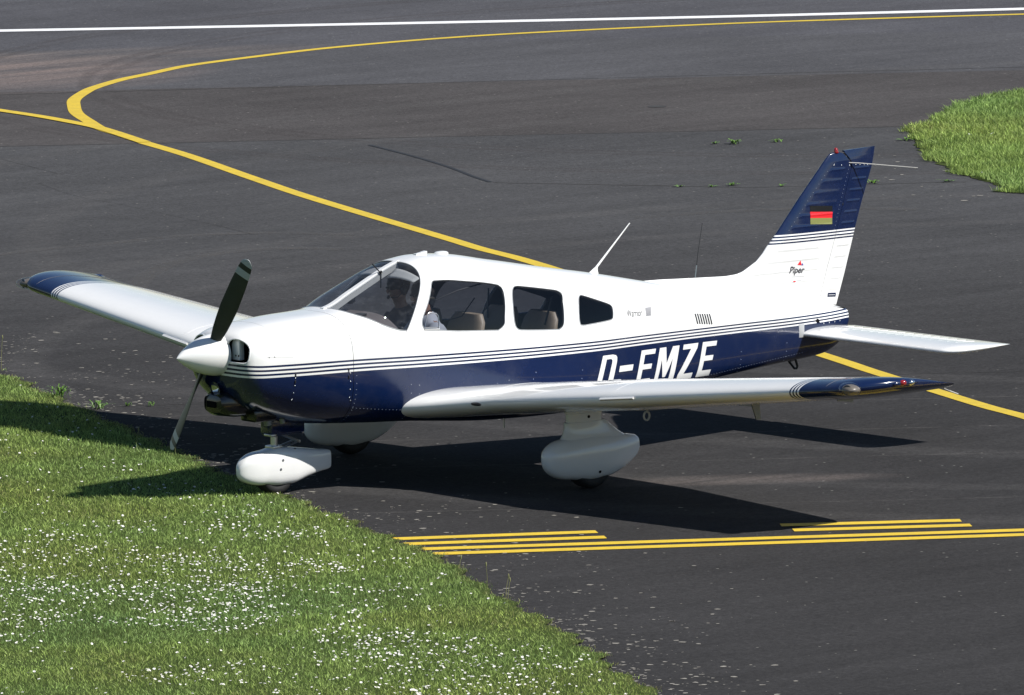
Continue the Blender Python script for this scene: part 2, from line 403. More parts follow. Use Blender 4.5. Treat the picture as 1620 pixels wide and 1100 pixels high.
# front plate of the nose bowl (behind the spinner) with the same two openings
def nose_plate():
    V = []; F = []; K = np.linspace(1, .0, 40); T = np.concatenate([TS, 2-TS[::-1][1:]+2])   # full ring 0..4
    def ring(k):
        t = T[:-1]; s = np.where(t <= 2, 1, -1); tt = np.where(t <= 2, t, 4-t); P = S(np.full(t.shape, -.53), tt)*np.stack([np.ones(t.shape), s, np.ones(t.shape)], 1)
        c = np.array([-.53, 0, 1.10]); Q = c+(P-c)*k; Q[:, 0] = -.53-.004*(1-k**2); return Q
    n = len(T)-1; R = [ring(k) for k in K]
    for r in R: V += list(r)
    for i in range(len(K)-1):
        for j in range(n):
            q = (i*n+j, i*n+(j+1) % n, (i+1)*n+(j+1) % n, (i+1)*n+j); c = sum(V[a] for a in q)/4
            if not inpoly(np.array([abs(c[1])]), np.array([c[2]]), INLET)[0]: F.append(q)
    return MB().add(V, F).build('nose_plate', M['fus'], cowling)
nose_plate()
def inlet_x(y, z):
    xs = np.linspace(-.53, -.2, 400); a = yof(xs, np.full(xs.shape, z)); zt = prof(ZT, xs); zb = prof(ZB, xs)
    ok = (a >= y) & (z <= zt) & (z >= zb); return xs[ok.argmax()] if ok.any() else -.35
for s in (-1, 1):
    P = [np.array([inlet_x(y, z)+.004, s*y, z]) for y, z in INLET]
    MB().tube(P, .0065, 10, closed=True).build('inlet_lip', M['white'], cowling)
    inner = [p+np.array([.26, s*-.02, -.005]) for p in P]; n = len(P)
    MB().add(P+inner, [(i, (i+1) % n, n+(i+1) % n, n+i) for i in range(n)]+[tuple(range(n, 2*n))]).build('inlet_duct', M['dark'], cowling)
    b = MB(); b.box((-.455, s*.180, 1.20), (.05, .10, .165), bev=.008); b.build('inlet_baffle', M['white'], cowling)
    b = MB()
    for dx in (0, .035): b.ell((-.482, s*(.185+dx), 1.155), (.004, .008, .008), 8, 6)
    b.each('baffle_bolt', M['dark'], cowling)
for s in (-1, 1):                                          # camloc fasteners and screws of the cowling
    b = MB()
    for x_, zs in ((-.10, (.965, .905, .845, .79)), (.40, (.965, .90, .835, .77))):
        for z in zs: b.ell(onskin(x_+.02*(1-z), z, .001, s), (.0055, .003, .0055), 8, 6)
    b.each('cowl_fastener', M['alu'], cowling)
    b = MB()
    for x, z in ((-.335, 1.147), (-.285, 1.146), (.42, .745)): b.ell(onskin(x, z, .0005, s), (.006, .003, .006), 8, 6)
    b.each('cowl_screw', M['steel'], cowling)
# cabin lining, reveals, glass, rims
lin = skin & (CX > .50) & (CX < 3.28)
grid_part('cabin_lining', lin, M['trim'], off=-.022, flip=True, parent=fuselage)
grid_part('window_reveal', np.zeros_like(skin), M['trim'], parent=fuselage) if False else None
names = list(OUT)
for w_i, k in enumerate(names):
    for s in (-1, 1):
        g = grid_part(k, CELL == w_i+1, M['wsglass'] if w_i == 0 else M['glass'], off=-.003, sides=(s,))
        P = S(OUT[k][:, 0], OUT[k][:, 1]); N = Snorm(OUT[k][:, 0], OUT[k][:, 1])
        P = P*[1, s, 1]; N = N*[1, s, 1]; n = len(P)
        cl = w_i > 0
        if not cl:
            q = np.nonzero(OUT[k][:, 1] > .0035)[0]; P = P[q]; N = N[q]; n = len(P)
        MB().tube(P+N*.0005, .0036, 6, closed=cl).build('window_rim', M['frame'], g)
        A = P-N*.001; B = P-N*.024
        MB().add(list(A)+list(B), [(i, (i+1) % n, n+(i+1) % n, n+i) for i in range(n if cl else n-1)]).build('window_reveal', M['trim'], g)
# windscreen centre post
xx = np.linspace(.53, 1.30, 30); c = prof(ZT, xx)
nrm = Snorm(xx, np.full(xx.shape, .03)); nrm[:, 1] = 0; nrm /= np.linalg.norm(nrm, axis=1)[:, None]
def strip(name, P, N, hw, top, bot, mat, parent):
    V = []; F = []; n = len(P)
    for p_, n_ in zip(P, N):
        for y, h in ((-hw, bot), (-hw, top), (hw, top), (hw, bot)): V.append(p_+n_*h+np.array([0, y, 0]))
    for i in range(n-1):
        for a in range(4): F.append((i*4+a, i*4+(a+1) % 4, (i+1)*4+(a+1) % 4, (i+1)*4+a))
    F += [(0, 1, 2, 3), tuple((n-1)*4+a for a in (3, 2, 1, 0))]
    return MB().add(V, F).build(name, mat, parent, smooth=False)
PC = np.stack([xx, 0*xx, c], 1)
post = strip('centre_post', PC, nrm, .021, .007, -.012, M['white'], PLANE)
strip('post_lining', PC[1:-1], nrm[1:-1], .026, -.016, -.055, M['headliner'], post)
# firewall, floor, rear bulkhead, glareshield and panel
def bulkhead(name, x, mat, parent, s=.97):
    t = np.concatenate([TS, 2-TS[::-1][1:]+2])[:-1]; sg = np.where(t <= 2, 1, -1); tt = np.where(t <= 2, t, 4-t)
    P = S(np.full(t.shape, x), tt)*np.stack([np.ones(t.shape), sg, np.ones(t.shape)], 1); c = np.array([x, 0, .95]); P = c+(P-c)*s
    return mesh(name, P, [tuple(range(len(P)))], mat, parent, smooth=False)
bulkhead('firewall', .46, M['black'], fuselage); bulkhead('rear_bulkhead', 3.27, M['trim'], fuselage)
bulkhead('cowl_bulkhead', .425, M['black'], cowling, .985)
MB().box((2.05, 0, .66), (2.2, .84, .02)).build('cabin_floor', M['trim'], fuselage)
V = []; F = []; gx = np.linspace(.565, .97, 18); gy = np.linspace(-1, 1, 25)
for i, x in enumerate(gx):
    w = float(yof(x, 1.28))-.03
    for j, u in enumerate(gy):
        e = max(0, (x-.90)/.07); V.append((x-.10*(abs(u)**3)*e+(.05*(1-u*u)*e), u*w, float(prof(ZT, .565))-.045-.10*abs(u)**3-.03*(x-.56)-.06*e*e))
for i in range(17):
    for j in range(24): F.append((i*25+j, i*25+j+1, (i+1)*25+j+1, (i+1)*25+j))
gl = MB().add(V, F).build('glareshield', M['dash'], PLANE)
MB().box((.70, -.25, 1.375), (.13, .085, .02), rotz(.5), .006).build('clipboard', M['black'], gl)
pan = MB().box((.955, 0, 1.13), (.03, .96, .30), bev=.01).build('instrument_panel', M['black'], PLANE)
b = MB()
for y, z in [(-.40, 1.2), (-.31, 1.2), (-.22, 1.2), (-.40, 1.1), (-.31, 1.1), (-.22, 1.1)]: b.lathe([(0, .036), (.006, .036), (.006, .03), (.003, .03)], (.97, y, z), (1, 0, 0), 20)
b.each('instrument_dial', M['steel'], pan)
for y in (-.30, .27):
    b = MB(); b.tube([(.97, y, 1.07), (1.14, y, 1.08)], .011, 8); b.tube([(1.14, y-.14, 1.15), (1.14, y-.15, 1.11), (1.14, y-.10, 1.06), (1.14, y+.10, 1.06), (1.14, y+.15, 1.11), (1.14, y+.14, 1.15)], .013, 8)
    b.build('control_yoke', M['black'], pan)
MB().ell((.83, .02, 1.47), (.042, .042, .040)).tube([(.80, .0, 1.53), (.83, .02, 1.50)], .012, 8).build('compass', M['black'], PLANE)
for s in (-1, 1):                                          # sun visors
    V = []; F = []; 
    for i in range(9):
        for j in range(5):
            u = i/8; v = j/4; V.append((1.24-.10*v*(1-.3*u), s*(.05+.30*u), 1.685-.055*u*u-.065*v*(1-.6*u)))
    for i in range(8):
        for j in range(4): F.append((i*5+j, i*5+j+1, i*5+j+6, i*5+j+5))
    o = MB().add(V, F).build('sun_visor', M['headliner'], PLANE); md = o.modifiers.new('s', 'SOLIDIFY'); md.thickness = .008
def seat(x, y, z0, h, w=.47):
    q = MB(); q.box((x, y, z0-.06), (.48, w, .14), bev=.05); q = q.build('seat', M['leather'], PLANE)
    V = []; F = []; n = 20; m = 9
    for i in range(m):
        v = i/(m-1); zz = v*h; ww = w/2*(1-.18*v**3); cxx = x+.22+.16*v
        if i == m-1: ww *= .80
        th = .055*(1-.35*v)
        for k in range(n):
            a = 2*PI*k/n; V.append((cxx+math.copysign(abs(math.cos(a))**.7, math.cos(a))*th, y+math.copysign(abs(math.sin(a))**.45, math.sin(a))*ww, z0+zz))
    for i in range(m-1):
        for k in range(n): F.append((i*n+k, i*n+(k+1) % n, (i+1)*n+(k+1) % n, (i+1)*n+k))
    F += [tuple(range(n)), tuple((m-1)*n+k for k in range(n))]
    o = MB().add(V, F).build('backrest', M['leather'], q)
    b = MB(); b.box((x+.38, y, z0+h+.05), (.08, .26, .15), bev=.035); b.build('headrest', M['leather'], q) if h > .5 and x > 9 else None
    return q
for y in (-.27, .27): seat(1.42, y, .80, .50)
for y in (-.25, .25): seat(2.20, y, .78, .47, .45)
for s in (-1, 1):
    MB().tube([(1.72, s*.44, 1.44), (1.62, s*.40, 1.30), (1.48, s*.33, 1.26)], .012, 6, flat=.3).tube([(2.55, s*.40, 1.38), (2.50, s*.36, 1.15)], .012, 6, flat=.3).each('seat_belt', M['black'], PLANE)
# storm window and vent disc in the port door window
SW = [(1.125, 1.255), (1.18, 1.365), (1.20, 1.375), (1.265, 1.362), (1.283, 1.34), (1.275, 1.24)]
MB().tube([onskin(x, z, .002) for x, z in SW], .005, 8, closed=True).build('storm_window_frame', M['alu'], PLANE)
b = MB(); p0, p1 = onskin(1.125, 1.247, -.004), onskin(1.277, 1.232, -.004); b.tube([p0, p1], .009, 6); b.tube([p0+[0, .01, .014], p1+[0, .01, .014]], .007, 6); b.each('window_channel', M['headliner'], PLANE)
MB().lathe([(0, .001), (0, .032), (.012, .036), (.02, .03), (.016, .001)], onskin(1.265, 1.455, -.03), (0, -1, 0), 24).build('air_vent', M['black'], PLANE)
MB().tube([(1.265, -.44, 1.455), (1.262, -.47, 1.375)], .004, 6).tube([(1.29, -.42, 1.44), (1.6, -.36, 1.50), (1.92, -.38, 1.55)], .006, 6).each('headset_cable', M['black'], PLANE)
# outside air thermometer
MB().tube([(1.02, -.03, 1.735), (1.105, -.03, 1.655), (1.10, -.03, 1.54)], .0055, 8).lathe([(0, .014), (.012, .014), (.012, .002)], (1.105, -.03, 1.66), (-.5, 0, .85), 14).build('temperature_probe', M['black'], PLANE)
# seams and hinges of the cowling
def surf_line(pts, r=.0022, mat='seam', name='panel_seam', parent=None, n=40, side=-1):
    P = catmull(pts, 8, False) if len(pts) > 2 else np.array([np.array(pts[0])+(np.array(pts[1])-np.array(pts[0]))*u for u in np.linspace(0, 1, n)])
    Q = S(P[:, 0], P[:, 1])*[1, side, 1]; return Q
for s in (-1, 1):
    b = MB(); b.tube(surf_line([(-.21, .0), (-.20, .34), (.1, .33), (.42, .33)], side=s), .0014, 5)
    b.tube(surf_line([(-.36, 1.0-.08), (-.12, .93)], side=s), .0014, 5)
    b.tube(surf_line([(.435, .80), (.75, .86), (.93, .90), (1.10, .90)], side=s), .0012, 5)
    b.each('panel_seam', M['seamlight'], cowling)
    for x in (-.10, .385):
        h = MB()
        for dz in (0, -.055): 
            p_ = onskin(x, 1.0+dz, .003, s); h.box(p_+[0, 0, -.008], (.009, .006, .026), bev=.002)
        h.each('cowl_latch', M['black'], cowling)
# ------------------------------------------------------------------ rivets
DOME = [(math.cos(2*PI*k/6), math.sin(2*PI*k/6)) for k in range(6)]
def rivets(name, P, N, mat, parent, r=.0032, h=.0014):
    P = np.asarray(P, float); N = np.asarray(N, float); n = len(P)
    a = np.where(abs(N[:, 2:3]) < .9, [[0, 0, 1.]], [[1., 0, 0]]); U = np.cross(N, a); U /= np.linalg.norm(U, axis=1)[:, None]; Vv = np.cross(N, U)
    ring = [P+U*c*r+Vv*s*r for c, s in DOME]; top = [P+N*h+(U*c+Vv*s)*r*.5 for c, s in DOME]
    A = np.stack(ring+top, 1).reshape(-1, 3); base = (np.arange(n)*12)[:, None]
    F = np.concatenate([base+np.array([k, (k+1) % 6, 6+(k+1) % 6, 6+k]) for k in range(6)]+[base+np.array([6, 7, 8, 9]), base+np.array([6, 9, 10, 11])])
    return mesh(name, A, F, mat, parent, smooth=True, kind='stuff')
def fus_rivets(lines, mat, side, sp=.032):
    P = []; N = []
    for (x0, t0), (x1, t1) in lines:
        a = S(x0, t0); b = S(x1, t1); m = max(2, int(np.linalg.norm(a-b)*1.02/sp)); u = np.linspace(0, 1, m)
        X = x0+(x1-x0)*u; T = t0+(t1-t0)*u; P.append(S(X, T)*[1, side, 1]); N.append(Snorm(X, T)*[1, side, 1])
    return np.concatenate(P), np.concatenate(N)
for s in (-1, 1):
    L = [((.46, 1.03), (.46, 1.75)), ((.46, 1.38), (1.0, 1.36)), ((.98, 1.05), (.98, 1.6)), ((1.06, 1.05), (1.06, 1.55)), ((1.85, 1.05), (1.85, 1.25)), ((1.97, 1.04), (1.97, 1.3)), ((1.1, 1.26), (2.0, 1.28)), ((2.05, 1.2), (2.25, 1.02)),
         ((2.75, 1.03), (2.70, 1.3)), ((3.3, 1.5), (5.4, 1.42)), ((4.65, 1.1), (4.65, 1.6)), ((3.95, 1.1), (3.95, 1.6)), ((5.2, 1.1), (5.2, 1.6))]
    rivets('rivets', *fus_rivets(L, None, s), M['rivetglint'], fuselage, r=.0036, h=.0015)
    L = [((1.30, .05), (1.34, .42)), ((1.34, .30), (2.9, .38)), ((1.6, .0), (1.6, .33)), ((2.08, .05), (2.08, .38)), ((2.72, .05), (2.72, .9)), ((3.25, .05), (3.25, .95)), ((3.3, .66), (4.8, .60)), ((3.95, .15), (3.95, .9)), ((4.65, .15), (4.65, .9)), ((5.2, .25), (5.2, .9)), ((.5, .1), (.62, .5)), ((.45, .35), (.45, .95))]
    rivets('rivets', *fus_rivets(L, None, s), M['rivet'], fuselage, r=.0026, h=.0010)
# ------------------------------------------------------------------ wings
def af(u, t=.15, m=.02, p=.4):
    yt = 5*t*(.2969*np.sqrt(u)-.1260*u-.3516*u**2+.2843*u**3-.1036*u**4)
    yc = np.where(u < p, m/p**2*(2*p*u-u*u), m/(1-p)**2*((1-2*p)+2*p*u-u*u)); return yc+yt, yc-yt
def wle(y):
    y = abs(y)
    if y < 1.2: return float(np.interp(y, [.3, .45, .6, .8, 1.0, 1.2], [.84, .885, .955, 1.06, 1.145, 1.20]))
    if y < 2.6: return 1.20
    return 1.20+(y-2.6)*.098
def wte(y): y = abs(y); return 2.80 if y < 2.7 else 2.80-(y-2.7)*.119
WZ0, WZK, WSL = .590, .105, .070
def wpoint(y, u, up, side):
    """u chord fraction, up True for the upper skin"""
    a = abs(y); xl, xt = wle(a), wte(a); k = 1.0; dz = 0
    if a > 5.0:
        s = min((a-5.0)/.335, 1); k = math.sqrt(max(0, 1-s*s)); xl += .50*(1-k)**1.1; xt -= .07*s**3; dz = .052*(1-k)*(1-.35*u*u)
    c = xt-xl; hi, lo = af(np.array([u]), t=.15 if a > 1.2 else .15*1.60/(wte(a)-wle(a)))
    thick = max(k**.75, .03); mid = (hi[0]+lo[0])/2; h = (hi[0]-lo[0])/2
    z = (mid*k+(h if up else -h)*thick)*(c if a <= 5 else (wte(5.0)-wle(5.0)))
    zl = WZ0+WZK*a
    return np.array([xl+c*u, side*a, zl-WSL*(xl+c*u-(wle(a) if a > 5 else xl))+z+dz])
def wblock(ys, u0, u1, side, name, parent, mat, n=36):
    V = []; F = []
    k = .5-.5*np.cos(np.linspace(0, PI, n)) if u0 == 0 else np.linspace(0, 1, n)
    us = u0+(u1-u0)*k if u0 > 0 else u1*(1-np.cos(np.linspace(0, PI/2, n)))
    m = 2*n-(1 if u0 == 0 else 0)
    for y in ys:
        up = [wpoint(y, u, True, side) for u in us[::-1]]; lo = [wpoint(y, u, False, side) for u in (us[1:] if u0 == 0 else us)]
        V += up+lo
    for i in range(len(ys)-1):
        for j in range(m): F.append((i*m+j, i*m+(j+1) % m, (i+1)*m+(j+1) % m, (i+1)*m+j))
    F += [tuple(range(m-1, -1, -1)), tuple((len(ys)-1)*m+j for j in range(m))]
    return MB().add(V, F).build(name, mat, parent)
def wn(y, u, up, side):
    e = 1e-3; a = wpoint(y, min(u+e, 1), up, side)-wpoint(y, max(u-e, 0), up, side); b = wpoint(y+e, u, up, side)-wpoint(y-e, u, up, side)
    n = np.cross(a, b); n /= np.linalg.norm(n)+1e-12
    return n if (n[2] > 0) == up else -n
tipys = [5.0+.335*math.sin(PI/2*i/14) for i in range(15)]
for side in (-1, 1):
    A = list(np.linspace(.35, 1.3, 12)); B = list(np.linspace(1.3, 2.6, 5)[1:])+[2.7]
    w = wblock(A+B+list(np.linspace(2.7, 5.0, 8)[1:])+tipys[1:], 0, .745, side, 'wing', PLANE, M['wing'])
    e = .004
    wblock([.35, .66], .745, 1, side, 'wing_root_trailing_edge', w, M['white'], 10)
    wblock([.66+e, 1.6, 2.7-e], .750, 1, side, 'flap', w, M['white'], 12)
    wblock([2.7+e, 3.5, 4.3, 4.92-e], .750, 1, side, 'aileron', w, M['wing'], 12)
    wblock([4.92, 5.0]+tipys[1:], .745, 1, side, 'tip_trailing_edge', w, M['navy'], 12)
    # rivets: ribs and spars of the upper skin, front of the lower skin
    P = []; N = []
    for y in (.78, 1.16, 1.30, 1.75, 2.2, 2.66, 2.74, 3.2, 3.65, 4.1, 4.55, 4.94, 4.98):
        for u in np.linspace(.004, .73, int(wte(y)-wle(y) > 0 and (wte(y)-wle(y))*.75/.030)):
            for up in (True, False):
                if not up and u > .5: continue
                P.append(wpoint(y, u, up, side)); N.append(wn(y, u, up, side))
    for u in (.10, .38, .40, .72):
        for y in np.arange(.7, 4.95, .030): P.append(wpoint(y, u, True, side)); N.append(wn(y, u, True, side))
    P = np.array(P); N = np.array(N); nb = abs(P[:, 1]) > 4.6
    rivets('rivets', P[~nb], N[~nb], M['rivet'], w, r=.0028, h=.0010); rivets('rivets', P[nb], N[nb], M['navyseam'], w, r=.0022, h=.0006)
    # chordwise skin joints
    b = MB()
    for y in (1.17, 2.70, 4.96):
        b.tube([wpoint(y, u, True, side)+wn(y, u, True, side)*.0002 for u in np.linspace(.0, .745, 30)], .0016, 5)
        b.tube([wpoint(y, u, False, side)+wn(y, u, False, side)*.0002 for u in np.linspace(.0, .5, 20)], .0016, 5)
    for i_, q_ in enumerate(b.each('panel_seam', M['seamlight'], w)):
        if i_ > 3: q_.data.materials[0] = M['navyseam']
    # fuel cap, walkway and stall strip
    p_ = wpoint(2.2, .30, True, side); MB().lathe([(0, .05), (.004, .05), (.006, .043), (.006, .001)], p_, wn(2.2, .30, True, side), 24).build('fuel_cap', M['greyplate'], w)
    st = [wpoint(y, 0, True, side)+np.array([-.006, 0, .004]) for y in (2.60, 2.96)]
    V = []
    for q in st: V += [q+np.array([0, 0, .013]), q+np.array([-.014, 0, 0]), q+np.array([.006, 0, -.013])]
    MB().add(V, [(0, 1, 4, 3), (1, 2, 5, 4), (0, 3, 5, 2), (0, 2, 1), (3, 4, 5)]).build('stall_strip', M['white'], w, smooth=False)
    # landing and position lights at the tip
    c = wpoint(5.13, .0, True, side)+np.array([.06, 0, .002]); R = rotz(side*.72)
    MB().ell(c+np.array([.022, 0, 0]), (.082, .125, .043), R=R).build('light_recess', M['lamp bowl'], w)
    ld = MB().lathe([(0, .004), (-.01, .024), (-.034, .040)], c+np.array([-.025, side*.035, 0]), (1, -side*.3, 0), 20).build('landing_light', M['chrome'], w)
    MB().ell(c+np.array([.012, 0, 0]), (.098, .150, .054), R=R).build('light_lens', M['lens'], ld)
    q = wpoint(5.325, .40, True, side); q = np.array([1.90, side*5.335, 1.165])
    if side == -1: MB().ell(q, (.032, .026, .024)).build('position_light', M['red lens'], w)
    else:
        g = simple('green lens', (.01, .3, .08), .08, coat=1.); MB().ell(q, (.032, .026, .024)).build('position_light', g, w)
    MB().ell(q+[.085, 0, -.004], (.034, .024, .024)).build('strobe_light', M['chrome'], w)
    MB().ell(q+[.04, -side*.006, -.003], (.13, .018, .024)).build('light_base', M['navy'], w)
    MB().tube([wpoint(5.12, 1, True, side)+[0, 0, -.006], wpoint(5.12, 1, True, side)+[.055, 0, -.03]], .0035, 6).tube([wpoint(5.12, 1, True, side)+[.05, -side*0, -.028], wpoint(5.12, 1, True, side)+[.14, 0, -.062]], .006, 6).build('static_wick', M['headliner'], w)
    # tie-down ring
    q = wpoint(2.72, .22, False, side); MB().tube([q+[.028*math.cos(a), 0, -.045+.034*math.sin(a)] for a in np.linspace(0, 2*PI, 17)[:-1]], .008, 8, closed=True).build('tie_down_ring', M['greyplate'], w)
    # flap and aileron hinge brackets
    b = MB()
    for y in (1.75, 2.95, 4.2):
        q = wpoint(y, .74, False, side); b.box(q+[.02, 0, -.02], (.16, .008, .05), roty(.15))
    b.each('hinge_bracket', M['steel'], w)
q = wpoint(3.62, .42, False, -1)
V = [q+np.array(a) for a in [(-.035, -.006, .02), (.05, -.006, .02), (.065, -.006, -.125), (.02, -.006, -.125), (-.035, .006, .02), (.05, .006, .02), (.065, .006, -.125), (.02, .006, -.125)]]
MB().add(V, [(0, 1, 2, 3), (4, 7, 6, 5), (0, 4, 5, 1), (1, 5, 6, 2), (2, 6, 7, 3), (3, 7, 4, 0)]).build('pitot_mast', M['steel'], PLANE, smooth=False)
# root air inlet on the port leading edge
MB().ell(wpoint(1.10, 0, True, -1)+[.012, 0, -.004], (.028, .055, .016), R=rotz(.2)).build('wing_air_inlet', M['black'], PLANE)
# ------------------------------------------------------------------ tailplane
def stab_ring(y, side):
    a = abs(y); k = 1.0
    if a > 1.80: s = (a-1.80)/.19; k = math.sqrt(max(.0, 1-s*s))
    xl = 5.395+.42*(1-k)**1.4+.01*(a > 1.8)*(a-1.8); xt = 6.005; return xl, xt, k
def stab_block(ys, u0, u1, side, name, parent, mat, n=22):
    V = []; F = []; us = u0+(u1-u0)*(1-np.cos(np.linspace(0, PI/2, n))) if u0 == 0 else np.linspace(u0, u1, n); m = 2*n-(1 if u0 == 0 else 0)
    for y in ys:
        xl, xt, k = stab_ring(y, side); c = xt-xl; hi, lo = af(us, t=.12, m=0); sc = (6.005-5.395)*max(k, .04)
        X = xl+c*us; Z = .802+.033*(X-5.395)
        V += [np.array([x, side*y, z+h*sc]) for x, z, h in zip(X[::-1], Z[::-1], hi[::-1])]+[np.array([x, side*y, z+h*sc]) for x, z, h in list(zip(X, Z, lo))[1 if u0 == 0 else 0:]]
    for i in range(len(ys)-1):
        for j in range(m): F.append((i*m+j, i*m+(j+1) % m, (i+1)*m+(j+1) % m, (i+1)*m+j))
    F += [tuple(range(m-1, -1, -1)), tuple((len(ys)-1)*m+j for j in range(m))]
    return MB().add(V, F).build(name, mat, parent)
for side in (-1, 1):
    ys = [.10, .6, 1.2, 1.8]+[1.8+.19*math.sin(PI/2*i/9) for i in range(1, 10)]
    s_ = stab_block(ys, 0, .80, side, 'stabilator', PLANE, M['white']); stab_block([.10, .6, 1.1-.003], .805, 1, side, 'trim_tab', s_, M['white'], 8); stab_block([1.1+.003]+ys[2:], .80, 1, side, 'stabilator_trailing_edge', s_, M['white'], 8)
    b = MB()
    for y in np.arange(.25, 1.75, .105):                   # pressed stiffening beads
        b.tube([(5.66, side*y, .802+.033*.26+.0325), (5.80, side*y, .802+.033*.4+.0235), (5.86, side*y, .802+.033*.46+.0170)], .0035, 5)
    b.each('stiffening_bead', M['white'], s_)
    P = [(x, side*y, .802+.033*(x-5.395)+float(af(np.array([(x-5.395)/.61]), .12, 0)[0][0])*.61) for y in np.arange(.2, 1.8, .03) for x in (5.45, 5.62)]
    rivets('rivets', P, [(0, 0, 1)]*len(P), M['rivet'], s_, r=.0026, h=.001)
# ------------------------------------------------------------------ fin and rudder
FTOP = [(3.80, 1.362), (4.0, 1.358), (4.35, 1.341), (4.70, 1.326), (4.82, 1.332), (4.888, 1.348), (5.032, 1.418), (5.10, 1.475), (5.142, 1.523), (5.169, 1.548), (5.252, 1.630), (5.501, 1.900), (5.76, 2.165), (5.80, 2.205), (5.83, 2.230), (5.87, 2.244), (5.92, 2.246), (5.965, 2.232), (6.005, 2.195), (6.046, 2.150)]
fx = np.array([a for a, b in FTOP]); fz = np.array([b for a, b in FTOP])
ztopf = lambda x: np.interp(x, fx, fz)
_m = slice(4, 17)
xlef = lambda z: np.where(z < 1.332, np.interp(z, [1.05, 1.20, 1.332], [3.9, 4.45, 4.82]), np.interp(z, fz[_m], fx[_m]))
hinge = lambda z: 5.685+.3315*(z-1.005)
xtef = lambda z: np.interp(z, [.90, .978, 1.255, 1.6, 1.802, 2.104, 2.255], [5.86, 5.881, 5.983, 6.099, 6.170, 6.292, 6.329])
def fin_half(x, z):
    L = xlef(z); T = xtef(z); s = np.clip((x-L)/(T-L), 0, 1)
    sh = (.2969*np.sqrt(s)-.126*s-.3516*s**2+.2843*s**3-.1036*s**4)/.1
    h = (.047-.018*(z-1.1))*sh*(.55+.45*np.clip((z-1.30)/.25, 0, 1))
    cap = np.sqrt(np.clip((2.262-z)/.09, 0, 1)); h = np.maximum(h, .019*np.sqrt(np.clip((ztopf(x)-z)/.07, 0, 1))*np.clip((5.2-x)/.3, 0, 1)); return h*cap+.0015
BZ = [2.105-.0885*i for i in range(13)]
def beads(x, z, a, b, z0=0.0):
    h = 0*x
    for i, q in enumerate(BZ):
        h = h+.0042*np.exp(-((z-q+.012*(x-5.8)-z0)/.0085)**2)*np.clip((x-a(z))/.02, 0, 1)*np.clip((b(z)-x)/.02, 0, 1)
    return h
def sheet(X, Z, thick, name, mat, parent, top_close=True):
    n, m = X.shape; V = []; F = []
    Y = thick(X, Z)
    for s in (-1, 1): V.append(np.stack([X, s*Y, Z], -1).reshape(-1, 3))
    V = np.concatenate(V); k = n*m; i, j = np.meshgrid(np.arange(n-1), np.arange(m-1), indexing='ij'); a = (i*m+j).ravel()
    F = [tuple(q) for q in np.stack([a, a+m, a+m+1, a+1], 1)]+[tuple(q) for q in np.stack([a+k, a+k+1, a+k+m+1, a+k+m], 1)]
    ed = [(r*m+m-1, (r+1)*m+m-1) for r in range(n-1)]+[((r+1)*m, r*m) for r in range(n-1)]+[((n-1)*m+c+1, (n-1)*m+c) for c in range(m-1)][::1]+[(c, c+1) for c in range(m-1)]
    F += [(p, q, q+k, p+k) for p, q in ed]
    return MB().add(V, F).build(name, mat, parent)
def fin_t(x, z): return fin_half(x, z)+beads(x, z, lambda q: xlef(q)+.105+.03*np.clip((1.62-q)/.3, 0, 1), lambda q: hinge(q)-.065)*np.where(z < 1.15, 0, 1)
xs = np.concatenate([np.linspace(3.80, 5.0, 50)[:-1], np.linspace(5.0, 6.046, 130)]); vs = np.linspace(0, 1, 260)
X = np.repeat(xs[:, None], len(vs), 1); zb_ = np.where(xs < 5.685, prof(ZT, xs)-.05, 1.005+(xs-5.685)/.3315); zb_ = np.maximum(zb_, prof(ZT, np.minimum(xs, 5.98))-.05)
zt_ = np.maximum(ztopf(xs), zb_+.002); Z = zb_[:, None]+(zt_-zb_)[:, None]*vs[None]
fin = sheet(X, Z, fin_t, 'fin', M['fin'], PLANE)
def rud_front(z): return np.where(z < 2.125, hinge(z)+.004, np.interp(z, [2.125, 2.165, 2.20, 2.235, 2.26], [hinge(2.125)+.004, 6.052, 6.022, 5.990, 5.984]))
zr = np.linspace(.992, 1, 2); zs_ = np.linspace(.995, 2.252, 330); us = np.linspace(0, 1, 46)
Z = np.repeat(zs_[:, None], len(us), 1); X = rud_front(zs_)[:, None]+(xtef(zs_)-rud_front(zs_))[:, None]*us[None]
Z = Z+np.where(Z > 2.2, (X-5.985)*.03, 0)
def rud_t(x, z): return fin_half(x, np.minimum(z, 2.2))*np.where(z > 2.2, np.sqrt(np.clip((2.275-z)/.08, .02, 1)), 1)*(.96)+beads(x, z, lambda q: hinge(q)+.035, lambda q: xtef(q)-.022, -.002)*np.where(z < 1.1, 0, 1)
rudder = sheet(X, Z, rud_t, 'rudder', M['fin'], PLANE)
MB().lathe([(0, .024), (.010, .024), (.010, .019), (.028, .018), (.040, .010), (.043, .001)], (5.905, 0, 2.238), (0, 0, 1), 24).build('beacon', M['red lens'], fin)
b = MB()
for x in (5.86, 5.94, 6.03): b.ell((x, -float(fin_half(x, 2.14)), 2.143-.1*(x-5.86)), (.006, .003, .006), 8, 6)
for x in (6.10, 6.15, 6.20, 6.24): b.ell((x, -float(fin_half(x, 2.12))-.001, 2.128-.1*(x-6.1)), (.005, .003, .005), 8, 6)
b.each('fairing_screw', M['alu'], fin)
MB().ell((5.955, -.012, 1.815), (.012, .012, .022), 10, 8).build('rudder_hinge', M['black'], rudder)
for s in (-1, 1):
    MB().tube([(6.02, s*.02, 2.15), (6.10, s*.06, 2.143), (6.50, s*.335, 2.092)], [.005, .005, .0038], 6).build('navigation_antenna', M['headliner'], fin)
P = []; N = []
